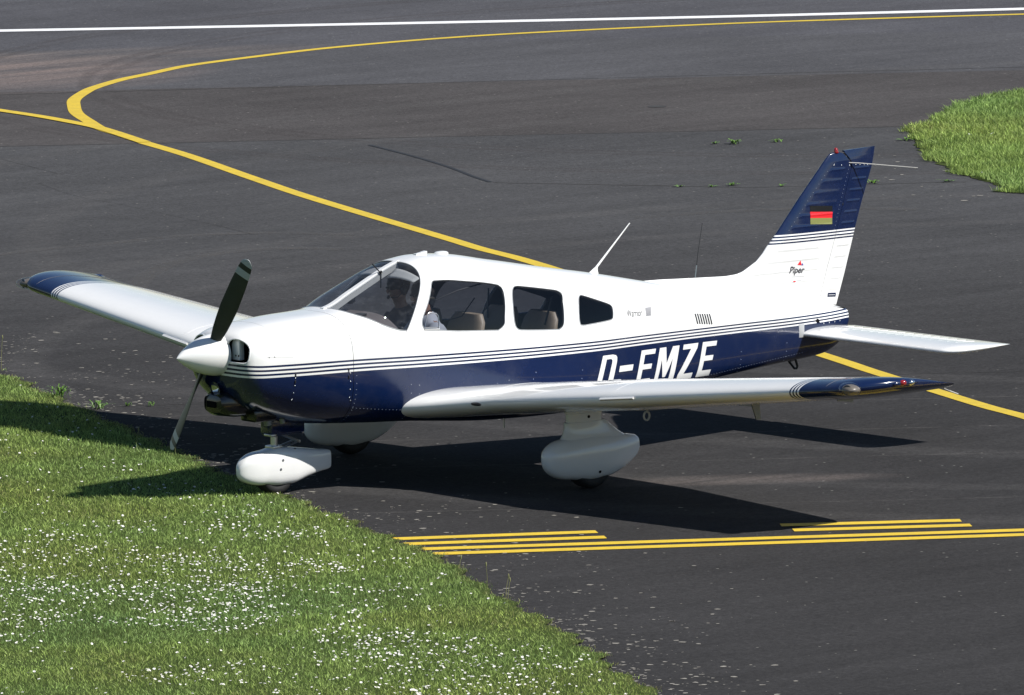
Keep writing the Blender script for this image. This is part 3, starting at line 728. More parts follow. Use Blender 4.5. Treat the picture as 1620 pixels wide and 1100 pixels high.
for s in (-1, 1):
    for z in np.arange(1.2, 2.12, .032):
        for dx in (.095,): x = float(xlef(z))+dx; P.append((x, s*float(fin_half(x, z)), z)); N.append((0, s, 0))
        x = float(hinge(z))-.03; P.append((x, s*float(fin_half(x, z)), z)); N.append((0, s, 0))
P = np.array(P); nv = P[:, 2] > 1.6
rivets('rivets', P[nv], np.array(N)[nv], M['rivetglint'], fin, r=.0026); rivets('rivets', P[~nv], np.array(N)[~nv], M['rivet'], fin, r=.0024, h=.0009)
MB().tube([(3.85, -.0, 0), (3.9, 0, 0)], .001, 3) 
P = [(x, -float(yof(x, float(prof(ZT, x))-.035))-.001, float(prof(ZT, x))-.035) for x in np.linspace(4.0, 5.66, 40)]
MB().tube(P, .0014, 5).build('fin_root_seam', M['seamlight'], fin)
# tail cone details
MB().tube([(5.66, -.055, 1.005), (5.80, -.05, .985), (5.95, -.03, .962)], .005, 5).build('rudder_gap', M['dark'], rudder)
MB().box((5.375, -float(yof(5.375, .835))-.002, .835), (.058, .006, .11), bev=.002).build('static_plate', M['greyplate'], PLANE)
b = MB(); V = [(5.53, -float(yof(5.55, .90))-.002, .880), (5.60, -float(yof(5.6, .90))-.003, .880), (5.585, -float(yof(5.59, .90))-.003, .912), (5.565, -float(yof(5.57, .90))-.003, .915)]
b.add(V, [(0, 1, 2, 3)]); b.build('stabilator_slot', M['dark'], PLANE, smooth=False)
b = MB()
for x in (5.65, 5.72, 5.79, 5.86): b.ell((x, -float(yof(x, .868))-.001, .868+.004*(x-5.6)), (.005, .003, .006), 8, 6)
b.each('fairing_screw', M['alu'], PLANE)
MB().add([(5.33, -.008, .60), (5.42, -.008, .60), (5.44, -.008, .535), (5.41, -.008, .52), (5.33, .008, .60), (5.42, .008, .60), (5.44, .008, .535), (5.41, .008, .52)][:0], []).tube([(5.345, 0, .60), (5.43, 0, .508), (5.452, 0, .506), (5.462, 0, .525), (5.435, 0, .60)], .010, 8).add([(5.30, -.006, .605), (5.44, -.006, .605), (5.435, -.006, .575), (5.375, -.006, .565), (5.30, .006, .605), (5.44, .006, .605), (5.435, .006, .575), (5.375, .006, .565)], [(0, 1, 2, 3), (7, 6, 5, 4), (0, 4, 5, 1), (1, 5, 6, 2), (2, 6, 7, 3), (3, 7, 4, 0)]).build('tail_tie_down', M['black'], PLANE)
# ------------------------------------------------------------------ antennas and roof details
def fairing(P, r, n=12, ratio=.35): return P
b = MB(); P = [(3.31, 0, 1.455), (3.33, 0, 1.495), (3.345, 0, 1.515), (3.70, 0, 1.842)]
V = []; F = []
for (x, y, z), (a_, c_) in zip(P, ((.060, .016), (.026, .012), (.012, .008), (.005, .004))):
    for k in range(12): t = 2*PI*k/12; V.append((x+a_*math.cos(t), c_*math.sin(t), z-(.19*a_*math.cos(t))))
for i in range(3):
    for k in range(12): F.append((i*12+k, i*12+(k+1) % 12, (i+1)*12+(k+1) % 12, (i+1)*12+k))
F.append(tuple(36+k for k in range(12)))
b.add(V, F).build('radio_antenna', M['white'], PLANE)
MB().tube([(4.38, 0, 1.32), (4.40, 0, 1.44)], .0045, 6).build('whip_antenna_base', M['alu'], PLANE)
MB().tube([(4.385, 0, 1.33), (4.41, 0, 1.52), (4.465, 0, 1.778)], [.0032, .0024, .0018], 6).build('whip_antenna', M['black'], PLANE)
MB().lathe([(0, .058), (.012, .056), (.020, .045), (.024, .02), (.025, .001)], (1.745, 0, 1.752), (-.04, 0, 1), 28).build('satellite_antenna', M['white'], PLANE)
MB().box((1.53, 0, 1.772), (.11, .04, .012), bev=.004).add([(1.48, -.015, 1.775), (1.48, .015, 1.775), (1.585, -.02, 1.775), (1.585, .02, 1.775), (1.585, -.02, 1.792), (1.585, .02, 1.792)], [(0, 1, 5, 4), (2, 4, 5, 3), (0, 4, 2), (1, 3, 5)]).build('roof_vent', M['white'], PLANE, smooth=False)
b = MB(); b.box((3.38, -.0, .425), (.10, .02, .05), bev=.006); b.build('belly_antenna', M['black'], PLANE)
MB().tube([(2.2, -.2, .43), (2.2, -.2, .34)], .005, 6).build('fuel_drain', M['alu'], PLANE)
# louvre vents behind the cabin, port side
def decal(polys, mat, name, parent=PLANE, yf=None, off=.0025, side=-1, cut=.02):
    """flat outline polygons in (x, z) laid on the skin; holes handled by even-odd fill"""
    cu = bpy.data.curves.new('tmp', 'CURVE'); cu.dimensions = '2D'; cu.fill_mode = 'BOTH'
    for poly in polys:
        sp = cu.splines.new('POLY'); sp.points.add(len(poly)-1); sp.use_cyclic_u = True
        for p_, (x, z) in zip(sp.points, poly): p_.co = (x, z, 0, 1)
    o = bpy.data.objects.new('tmp', cu); COL.objects.link(o); dg = bpy.context.evaluated_depsgraph_get(); me = bpy.data.meshes.new_from_object(o.evaluated_get(dg)); bpy.data.objects.remove(o)
    return drape(me, mat, name, parent, yf, off, side, cut)
def drape(me, mat, name, parent, yf, off, side, cut):
    bm = bmesh.new(); bm.from_mesh(me); bmesh.ops.triangulate(bm, faces=bm.faces); bmesh.ops.remove_doubles(bm, verts=bm.verts, dist=1e-5)
    for _ in range(4):
        L = [e for e in bm.edges if e.calc_length() > cut]
        if not L: break
        bmesh.ops.subdivide_edges(bm, edges=L, cuts=1); bmesh.ops.triangulate(bm, faces=bm.faces)
    V = np.array([v.co[:2] for v in bm.verts]); F = [[v.index for v in f.verts] for f in bm.faces]; bm.free()
    Y = (yf or yof)(V[:, 0], V[:, 1])+off; P = np.stack([V[:, 0], side*Y, V[:, 1]], 1)
    o = mesh(name, P, F, mat, parent, smooth=False); return o
b = []
for i in range(7):
    x = 4.112+i*.0285; b.append([(x, 1.098-.020*(i/6)), (x+.014, 1.096-.020*(i/6)), (x+.026, 1.012-.020*(i/6)), (x+.012, 1.014-.020*(i/6))])
decal(b, M['black'], 'louvre_vent', fuselage)
# ------------------------------------------------------------------ lettering and marks
REG = [
 [[(2.979,.872),(3.095,.871),(3.132,.862),(3.146,.845),(3.144,.815),(3.095,.66),(3.082,.615),(3.055,.595),(2.851,.595),(2.866,.655),(2.893,.655),(2.930,.712)][:9]+[(2.868,.648),(2.901,.648)],[(3.022,.838),(3.072,.838),(3.088,.828),(3.086,.808),(3.036,.665),(3.018,.645),(2.955,.645)]],
 [[(3.180,.770),(3.343,.767),(3.329,.720),(3.166,.722)]],
 [[(3.444,.867),(3.616,.866),(3.604,.827),(3.484,.828),(3.463,.752),(3.567,.751),(3.555,.711),(3.452,.712),(3.432,.636),(3.546,.634),(3.535,.592),(3.368,.593)]],
 [[(3.663,.865),(3.740,.865),(3.741,.735),(3.821,.864),(3.900,.863),(3.826,.582),(3.765,.583),(3.815,.765),(3.727,.625),(3.694,.625),(3.684,.770),(3.633,.586),(3.588,.587)]],
 [[(3.951,.863),(4.128,.861),(4.116,.822),(3.952,.626),(4.066,.625),(4.056,.580),(3.872,.582),(3.883,.626),(4.040,.822),(3.941,.823)]],
 [[(4.184,.860),(4.356,.856),(4.345,.818),(4.226,.820),(4.207,.747),(4.310,.745),(4.298,.705),(4.196,.706),(4.176,.629),(4.290,.627),(4.280,.578),(4.112,.580)]],
]
for polys in REG: decal(polys, M['letter'], 'registration_letter', fuselage, off=.003); decal([[(2*4.9-0-x-2.6 if False else x, z) for x, z in q] for q in polys], M['letter'], 'registration_letter', fuselage, off=.003, side=1) if len(polys) == 0 else None
def text(body, size, x0, z0, mat, name, parent, yf=None, shear=0., sx=1., slope=0., side=-1, off=.002, bold=0.):
    cu = bpy.data.curves.new('tmp', 'FONT'); cu.body = body; cu.size = size; cu.shear = shear; cu.offset = bold
    o = bpy.data.objects.new('tmp', cu); COL.objects.link(o); dg = bpy.context.evaluated_depsgraph_get(); me = bpy.data.meshes.new_from_object(o.evaluated_get(dg)); bpy.data.objects.remove(o)
    for v in me.vertices: x, y = v.co[0]*sx, v.co[1]; v.co = (x0+x, z0+y+slope*x, 0)
    return drape(me, mat, name, parent, yf, off, side, .012)
text('Warrior', .082, 3.300, 1.150, M['ink'], 'model_script', fuselage, shear=.35, sx=.66, slope=-.06, bold=-.0002)
decal([[(3.532+.026*i, 1.138), (3.5362+.026*i, 1.138), (3.554+.026*i, 1.196), (3.5498+.026*i, 1.196)] for i in range(3)]+[[(3.524, 1.1345), (3.596, 1.1335), (3.597, 1.1380), (3.525, 1.1390)], [(3.542, 1.1955), (3.614, 1.1945), (3.615, 1.1985), (3.543, 1.1995)]], M['greyink'], 'model_numeral', fuselage)
finy = lambda x, z: fin_t(np.asarray(x, float), np.asarray(z, float)); rudy = lambda x, z: rud_t(np.asarray(x, float), np.asarray(z, float))
text('Piper', .078, 5.362, 1.296, M['ink'], 'maker_logo', fin, yf=finy, shear=.28, sx=.98, slope=-.06, off=.002, bold=.0016)
decal([[(5.452, 1.358), (5.498, 1.352), (5.484, 1.392)]], M['red'], 'logo_peak', fin, yf=finy, off=.0025)
decal([[(5.497, 1.352), (5.519, 1.348), (5.505, 1.370)]], M['bluemark'], 'logo_peak', fin, yf=finy, off=.0025)
decal([[(5.39, 1.262), (5.535, 1.254), (5.535, 1.258), (5.39, 1.266)], [(5.45, 1.228), (5.50, 1.225), (5.50, 1.231), (5.45, 1.234)]], M['seamlight'], 'logo_rule', fin, yf=finy, off=.002)
decal([[(5.40, 1.227), (5.430, 1.232), (5.436, 1.222), (5.418, 1.218)]], M['red'], 'logo_emblem', fin, yf=finy, off=.002)
decal([[(5.795, 1.098), (5.885, 1.092), (5.880, 1.060), (5.790, 1.066)]], M['navy'], 'rudder_placard', rudder, yf=rudy, off=.002)
decal([[(5.802, 1.084), (5.872, 1.079), (5.870, 1.073), (5.800, 1.078)]], M['seamlight'], 'placard_line', rudder, yf=rudy, off=.0035)
fl = decal([[(5.588, 1.832), (5.834, 1.811), (5.833, 1.762), (5.588, 1.782)]], M['flagblack'], 'flag_band', fin, yf=finy, off=.002)
decal([[(5.588, 1.782), (5.833, 1.762), (5.832, 1.712), (5.588, 1.731)]], M['red'], 'flag_band', fin, yf=finy, off=.002)
decal([[(5.588, 1.731), (5.832, 1.712), (5.831, 1.662), (5.588, 1.680)]], M['gold'], 'flag_band', fin, yf=finy, off=.002)
# ------------------------------------------------------------------ propeller
HX, HZ = -.655, 1.155
prof_s = [(-.922+.405*s, .168*math.sin(PI/2*min(1, s))**.82) for s in np.linspace(0, 1, 40)]
prof_s[0] = (-.922, .0005)
spin = MB().lathe([(x, r) for x, r in prof_s]+[(-.512, .166), (-.512, .02)], (0, 0, HZ), (1, 0, 0), 64).build('spinner', M['white'], PLANE)
prop = empty('propeller'); prop.parent = PLANE
MB().lathe([(-.03, .02), (-.03, .07), (.06, .07), (.06, .02)], (-.56, 0, HZ), (1, 0, 0), 24).build('propeller_hub', M['steel'], prop)
PHI = math.atan2(.784, -.517)
def blade(sg):
    ang = PHI+(0 if sg > 0 else PI); rad = np.array([0, math.cos(ang), math.sin(ang)]); tan = np.array([0, -rad[2], rad[1]])
    V = []; F = []; R = np.array([.06, .12, .18, .26, .36, .48, .60, .70, .78, .84, .875, .885, .895, .905, .92, .932, .938, .94]); n = 20; mats = []
    for r in R:
        s = r/.94; ch = np.interp(s, [.06, .15, .3, .5, .75, .9, .96, .985, 1], [.075, .085, .125, .148, .142, .125, .105, .075, .02]); th = np.interp(s, [.06, .15, .3, .6, 1], [.06, .045, .024, .013, .006])
        pitch = math.radians(np.interp(s, [0, .2, .5, .75, 1], [62, 52, 34, 24, 17])); ca, sa = math.cos(pitch), math.sin(pitch)
        for k in range(n):
            a = 2*PI*k/n; u = math.cos(a)*ch/2; w_ = math.sin(a)*th/2*(1+.25*math.cos(a)); w_ += .015*ch*(1-math.cos(a)**2)
            V.append(np.array([-.60, 0, HZ])+rad*r+tan*(u*ca*sg_rot)-np.array([1., 0, 0])*(-u*sa*sg_rot)*1.0+np.array([1., 0, 0])*(-w_*ca)+tan*(w_*sa))
    for i in range(len(R)-1):
        for k in range(n): F.append((i*n+k, i*n+(k+1) % n, (i+1)*n+(k+1) % n, (i+1)*n+k))
    F.append(tuple((len(R)-1)*n+k for k in range(n)))
    b = MB().add(V, F).build('blade', M['blade'], prop); b.data.materials.append(M['bladewhite'])
    for p_ in b.data.polygons:
        c = p_.center; r = math.hypot(c[1], c[2]-HZ)
        if .785 < r < .83 or .885 < r: p_.material_index = 1
    return b
sg_rot = 1
blade(1); blade(-1)
# ------------------------------------------------------------------ chin details
b = MB(); V = []; F = []
for i, (x, hw, zt, zb) in enumerate([(-.585, .07, .80, .74), (-.575, .11, .835, .70), (-.53, .135, .86, .672), (-.42, .145, .86, .655), (-.30, .145, .84, .652), (-.24, .14, .80, .66)]):
    for k in range(24):
        a = 2*PI*k/24; c_, s_ = math.cos(a), math.sin(a); V.append((x, hw*math.copysign(abs(c_)**.6, c_), (zt+zb)/2+(zt-zb)/2*math.copysign(abs(s_)**.6, s_)))
for i in range(5):
    for k in range(24): F.append((i*24+k, i*24+(k+1) % 24, (i+1)*24+(k+1) % 24, (i+1)*24+k))
F += [tuple(range(24))]
MB().add(V, F).build('chin_scoop', M['sooty'], cowling)
MB().box((-.588, 0, .765), (.02, .11, .05), bev=.008).build('scoop_mouth', M['dark'], cowling)
lx = -.515
l_ = MB().lathe([(0, .052), (-.006, .060), (-.006, .050)], (-.545, 0, .885), (1, 0, .25), 24).build('nose_light_rim', M['navy'], cowling)
MB().lathe([(.03, .002), (.02, .03), (.0, .05)], (-.545, 0, .885), (1, 0, .25), 24).build('nose_light', M['chrome'], l_)
MB().lathe([(-.004, .001), (-.002, .05)], (-.545, 0, .885), (1, 0, .25), 24).build('light_lens', M['lens'], l_)
b = MB(); b.box((-.20, -.10, .66), (.22, .20, .10), bev=.02); b.build('outlet_duct', M['sooty'], cowling)
MB().tube([(-.16, -.15, .63), (-.15, -.15, .575)], .030, 14).tube([(-.02, -.16, .62), (-.01, -.16, .58)], .022, 12).each('exhaust_pipe', M['steel'], cowling)
# ------------------------------------------------------------------ landing gear
def pant(name, parent, prof_pts, cy, mat=M['white'], n=32, ex=2.5):
    V = []; F = []
    xs = [a[0] for a in prof_pts]
    X = np.concatenate([xs[0]+(xs[1]-xs[0])*(1-np.cos(np.linspace(0, PI/2, 14))), np.linspace(xs[1], xs[-1], 36)[1:]])
    for x in X:
        if x < xs[1]:
            s_n = (x-xs[0])/(xs[1]-xs[0]); k_n = math.sqrt(max(0, 1-(1-s_n)**2)); hw, zt, zb = (prof_pts[0][i]+(prof_pts[1][i]-prof_pts[0][i])*k_n for i in (1, 2, 3))
        else: hw, zt, zb = (float(np.asarray(prof([(a[0], a[i]) for a in prof_pts[1:]], x))) for i in (1, 2, 3))
        zm = zb+(zt-zb)*.52
        for k in range(n):
            a = 2*PI*k/n; c_, s_ = math.cos(a), math.sin(a); V.append((x, cy+hw*math.copysign(abs(c_)**(2/ex), c_), zm+((zt-zm) if s_ > 0 else (zm-zb))*math.copysign(abs(s_)**(2/ex), s_)))
    m = len(X)
    for i in range(m-1):
        for k in range(n): F.append((i*n+k, i*n+(k+1) % n, (i+1)*n+(k+1) % n, (i+1)*n+k))
    F += [tuple(range(n-1, -1, -1)), tuple((m-1)*n+k for k in range(n))]
    return MB().add(V, F).build(name, mat, parent)
def wheel(parent, x, y, r, w):
    t = MB().lathe([(-w/2*.75, r*.55), (-w/2, r*.70), (-w/2, r*.84), (-w/2*.75, r*.96), (-w/2*.35, r), (w/2*.35, r), (w/2*.75, r*.96), (w/2, r*.84), (w/2, r*.70), (w/2*.75, r*.55)], (x, y, r), (0, 1, 0), 48).build('tyre', M['rubber'], parent)
    b = MB().lathe([(-w/2*.8, .002), (-w/2*.8, r*.22), (-w/2*.55, r*.3), (-w/2*.5, r*.5), (-w/2*.72, r*.56), (w/2*.72, r*.56), (w/2*.5, r*.5), (w/2*.55, r*.3), (w/2*.8, r*.22), (w/2*.8, .002)], (x, y, r), (0, 1, 0), 32).build('wheel_rim', M['alu'], parent); return t
for s in (-1, 1):
    g = empty('main_gear'); g.parent = PLANE; y = s*1.50
    pt = pant('wheel_fairing', g, [(1.520, .004, .275, .262), (1.76, .115, .410, .085), (1.95, .125, .428, .062), (2.12, .120, .422, .072), (2.30, .098, .405, .125), (2.42, .068, .388, .19), (2.462, .055, .378, .225), (2.468, .050, .370, .235)], y)
    V = []; F = []                                          # flared shroud between leg and fairing
    for z, x0, x1, hw in [(.36, 1.66, 2.40, .095), (.40, 1.70, 2.34, .075), (.44, 1.73, 2.27, .062), (.50, 1.745, 2.19, .056), (.53, 1.745, 2.15, .056), (.535, 1.75, 2.14, .05)]:
        for k in range(24):
            a = 2*PI*k/24; c_, s2 = math.cos(a), math.sin(a); V.append(((x0+x1)/2+(x1-x0)/2*math.copysign(abs(c_)**.75, c_), y+hw*math.copysign(abs(s2)**.8, s2), z))
    for i in range(5):
        for k in range(24): F.append((i*24+k, i*24+(k+1) % 24, (i+1)*24+(k+1) % 24, (i+1)*24+k))
    F.append(tuple(5*24+k for k in range(24)))
    MB().add(V, F).build('strut_shroud', M['white'], g)
    V = []; F = []
    for z, x0, x1, hw in [(.50, 1.765, 2.115, .045), (.60, 1.765, 2.115, .045), (.605, 1.755, 2.12, .05), (.74, 1.74, 2.14, .055)]:
        for k in range(20):
            a = 2*PI*k/20; c_, s2 = math.cos(a), math.sin(a); V.append(((x0+x1)/2+(x1-x0)/2*math.copysign(abs(c_)**.6, c_), y+hw*math.copysign(abs(s2)**.8, s2), z-.02*(x1-x0)*c_*0))
    for i in range(3):
        for k in range(20): F.append((i*20+k, i*20+(k+1) % 20, (i+1)*20+(k+1) % 20, (i+1)*20+k))
    MB().add(V, F).build('upper_fairing', M['white'], g)
    b = MB()
    for (x, z) in ((1.955, .57), (2.01, .135)): b.lathe([(0, .0125), (.003, .0125), (.003, .001)], (x, y+s*(.045 if z > .5 else .107), z), (0, s, 0), 14)
    b.each('access_hole', M['dark'], pt)
    wheel(g, 1.985, y, .205, .15)
g = empty('nose_gear'); g.parent = PLANE
pt = pant('wheel_fairing', g, [(-.345, .004, .215, .200), (-.11, .092, .355, .085), (.03, .10, .374, .070), (.15, .10, .364, .072), (.32, .084, .340, .112), (.46, .056, .318, .140), (.565, .034, .303, .155), (.570, .032, .300, .158)], 0, ex=3.4)
b = MB()
for x, z in ((.035, .275), (.012, .205)): b.lathe([(0, .0105), (.003, .0105), (.003, .001)], (x, -.0985, z), (0, -1, 0), 14)
b.ell((.18, -.07, .352), (.012, .008, .006), 8, 6)
b.each('access_hole', M['steel'], pt)
wheel(g, .02, 0, .175, .125)
MB().box((.115, 0, .545), (.34, .14, .14), bev=.015).box((.11, 0, .49), (.32, .12, .05), bev=.01).build('leg_housing', M['navy'], g)
MB().box((-.035, -.03, .474), (.05, .10, .02), bev=.004).build('steering_link', M['alu'], g)
MB().tube([(.03, 0, .50), (.025, 0, .35)], .028, 20).build('oleo_strut', M['alu'], g)
MB().box((.02, 0, .372), (.09, .11, .03), bev=.006).build('strut_collar', M['alu'], g)
b = MB()
for y in (-.035, .035): b.tube([(.07, y*.6, .475), (.245, y, .405)], .011, 8, flat=.6); b.tube([(.245, y, .402), (.07, y, .362)], .011, 8, flat=.6)
b.tube([(.245, -.045, .403), (.245, .045, .403)], .012, 8)
b.build('scissor_link', M['alu'], g)
# ------------------------------------------------------------------ people in the cabin
def skin_body(name, joints, edges, mat, sub=2):
    """joints {name: (pos, radius)}; root first"""
    names = list(joints); me = bpy.data.meshes.new(name); me.from_pydata([joints[k][0] for k in names], [(names.index(a), names.index(b)) for a, b in edges], [])
    o = bpy.data.objects.new(name, me); COL.objects.link(o); sk = o.modifiers.new('skin', 'SKIN'); sk.use_smooth_shade = True
    if not me.skin_vertices: bpy.context.view_layer.objects.active = o; o.select_set(True); bpy.ops.mesh.customdata_skin_add() if hasattr(bpy.ops.mesh, 'customdata_skin_add') else None
    for i, k in enumerate(names): r = joints[k][1]; me.skin_vertices[0].data[i].radius = (r, r) if not isinstance(r, tuple) else r
    me.skin_vertices[0].data[0].use_root = True
    ss = o.modifiers.new('sub', 'SUBSURF'); ss.levels = sub; ss.render_levels = sub
    dg = bpy.context.evaluated_depsgraph_get(); m2 = bpy.data.meshes.new_from_object(o.evaluated_get(dg)); bpy.data.objects.remove(o)
    m2.materials.clear(); m2.materials.append(mat)
    for p_ in m2.polygons: p_.use_smooth = True
    r = bpy.data.objects.new(name, m2); COL.objects.link(r); return r
def person(x, y, label, top, group):
    J = {'pelvis': ((x+.14, y, .88), .13), 'waist': ((x+.15, y, 1.02), .12), 'chest': ((x+.10, y, 1.15), .115), 'neckb': ((x+.10, y, 1.31), .06), 'neck': ((x+.07, y, 1.37), .046), 'skull': ((x+.04, y, 1.46), .085), 'crown': ((x+.045, y, 1.53), .075)}
    E = [('pelvis', 'waist'), ('waist', 'chest'), ('chest', 'neckb'), ('neckb', 'neck'), ('neck', 'skull'), ('skull', 'crown')]
    for s, n in ((-1, 'l'), (1, 'r')):
        J['sh'+n] = ((x+.07, y+s*.145, 1.215), .052); J['el'+n] = ((x-.02, y+s*.19, 1.04), .043); J['wr'+n] = ((x-.23, y+s*.11, 1.09), .028); J['pa'+n] = ((x-.29, y+s*.105, 1.10), (.036, .020))
        J['hip'+n] = ((x+.10, y+s*.08, .85), .085); J['kn'+n] = ((x-.30, y+s*.10, .90), .06); J['an'+n] = ((x-.50, y+s*.10, .72), .04); J['to'+n] = ((x-.60, y+s*.10, .70), .035)
        E += [('chest', 'sh'+n), ('sh'+n, 'el'+n), ('el'+n, 'wr'+n), ('wr'+n, 'pa'+n), ('pelvis', 'hip'+n), ('hip'+n, 'kn'+n), ('kn'+n, 'an'+n), ('an'+n, 'to'+n)]
        for f in range(5):
            ln = (.055, .068, .072, .066, .052)[f]; oy = (-.034, -.017, 0, .016, .030)[f]*s*-1; bx, bz = x-.30-(0 if f else -.02), 1.105
            J[n+'f%da' % f] = ((bx-.015, y+s*.105+oy, bz), .010); J[n+'f%db' % f] = ((bx-.02-ln*.45, y+s*.105+oy*1.15, bz+.008), .009); J[n+'f%dc' % f] = ((bx-.015-ln*.65, y+s*.105+oy*1.15, bz-.022), .008)
            E += [('pa'+n, n+'f%da' % f), (n+'f%da' % f, n+'f%db' % f), (n+'f%db' % f, n+'f%dc' % f)]
    o = skin_body('person', J, E, M['skin']); tag(o, label, 'person', group)
    # clothing as slightly larger shells of the same limbs
    C = {k: J[k] for k in ('pelvis', 'waist', 'chest')}; C['neckb'] = (J['neckb'][0], .066); C['neck'] = ((x+.085, y, 1.345), .05)
    CE = [('pelvis', 'waist'), ('waist', 'chest'), ('chest', 'neckb'), ('neckb', 'neck')]
    for n in 'lr': C['sh'+n] = J['sh'+n]; C['el'+n] = J['el'+n]; C['wr'+n] = J['wr'+n]; CE += [('chest', 'sh'+n), ('sh'+n, 'el'+n), ('el'+n, 'wr'+n)]
    C = {k: (p_, (r if not isinstance(r, tuple) else r[0])+(.030 if k[:2] in ('sh', 'el') else .018)) for k, (p_, r) in C.items()}
    t = skin_body('shirt', C, CE, top); t.parent = o
    T = {k: (J[k][0], J[k][1]+.016) for k in ('pelvis', 'hipl', 'knl', 'anl', 'hipr', 'knr', 'anr')}
    t = skin_body('trousers', T, [('pelvis', 'hipl'), ('hipl', 'knl'), ('knl', 'anl'), ('pelvis', 'hipr'), ('hipr', 'knr'), ('knr', 'anr')], M['trousers']); t.parent = o
    h = np.array([x+.04, y, 1.475])
    MB().ell(h+[.022, 0, .038], (.100, .086, .100), 20, 12).build('hair', M['hair'], o)
    MB().ell(h+[-.088, 0, -.012], (.014, .012, .02), 10, 8).build('nose', M['skin'], o)
    MB().ell(h+[-.074, -.028, .012], (.012, .014, .008), 10, 8).ell(h+[-.074, .028, .012], (.012, .014, .008), 10, 8).each('eye', M['black'], o)
    MB().ell(h+[-.074, 0, -.050], (.012, .024, .007), 10, 8).build('mouth', M['red'] if False else M['skin'], o)
    b = MB(); b.tube([h+[.01, .092*math.cos(a), .03+.085*math.sin(a)] for a in np.linspace(0, PI, 14)], .009, 8)
    for s in (-1, 1): b.ell(h+[.01, s*.088, -.002], (.036, .020, .044), 16, 10)
    b.tube([h+[-.01, -.095, -.02], h+[-.06, -.085, -.055], h+[-.098, -.03, -.060]], .0035, 6); b.ell(h+[-.102, -.02, -.060], (.012, .014, .012), 10, 8)
    b.build('headset', M['black'], o)
    return o
person(1.27, -.27, 'pilot in white shirt and dark headset seated behind the door window', M['shirt'], None)
person(1.46, .27, 'dark-clothed person with boom-microphone headset, seen through the windscreen beside the pilot', M['jacket'], None)
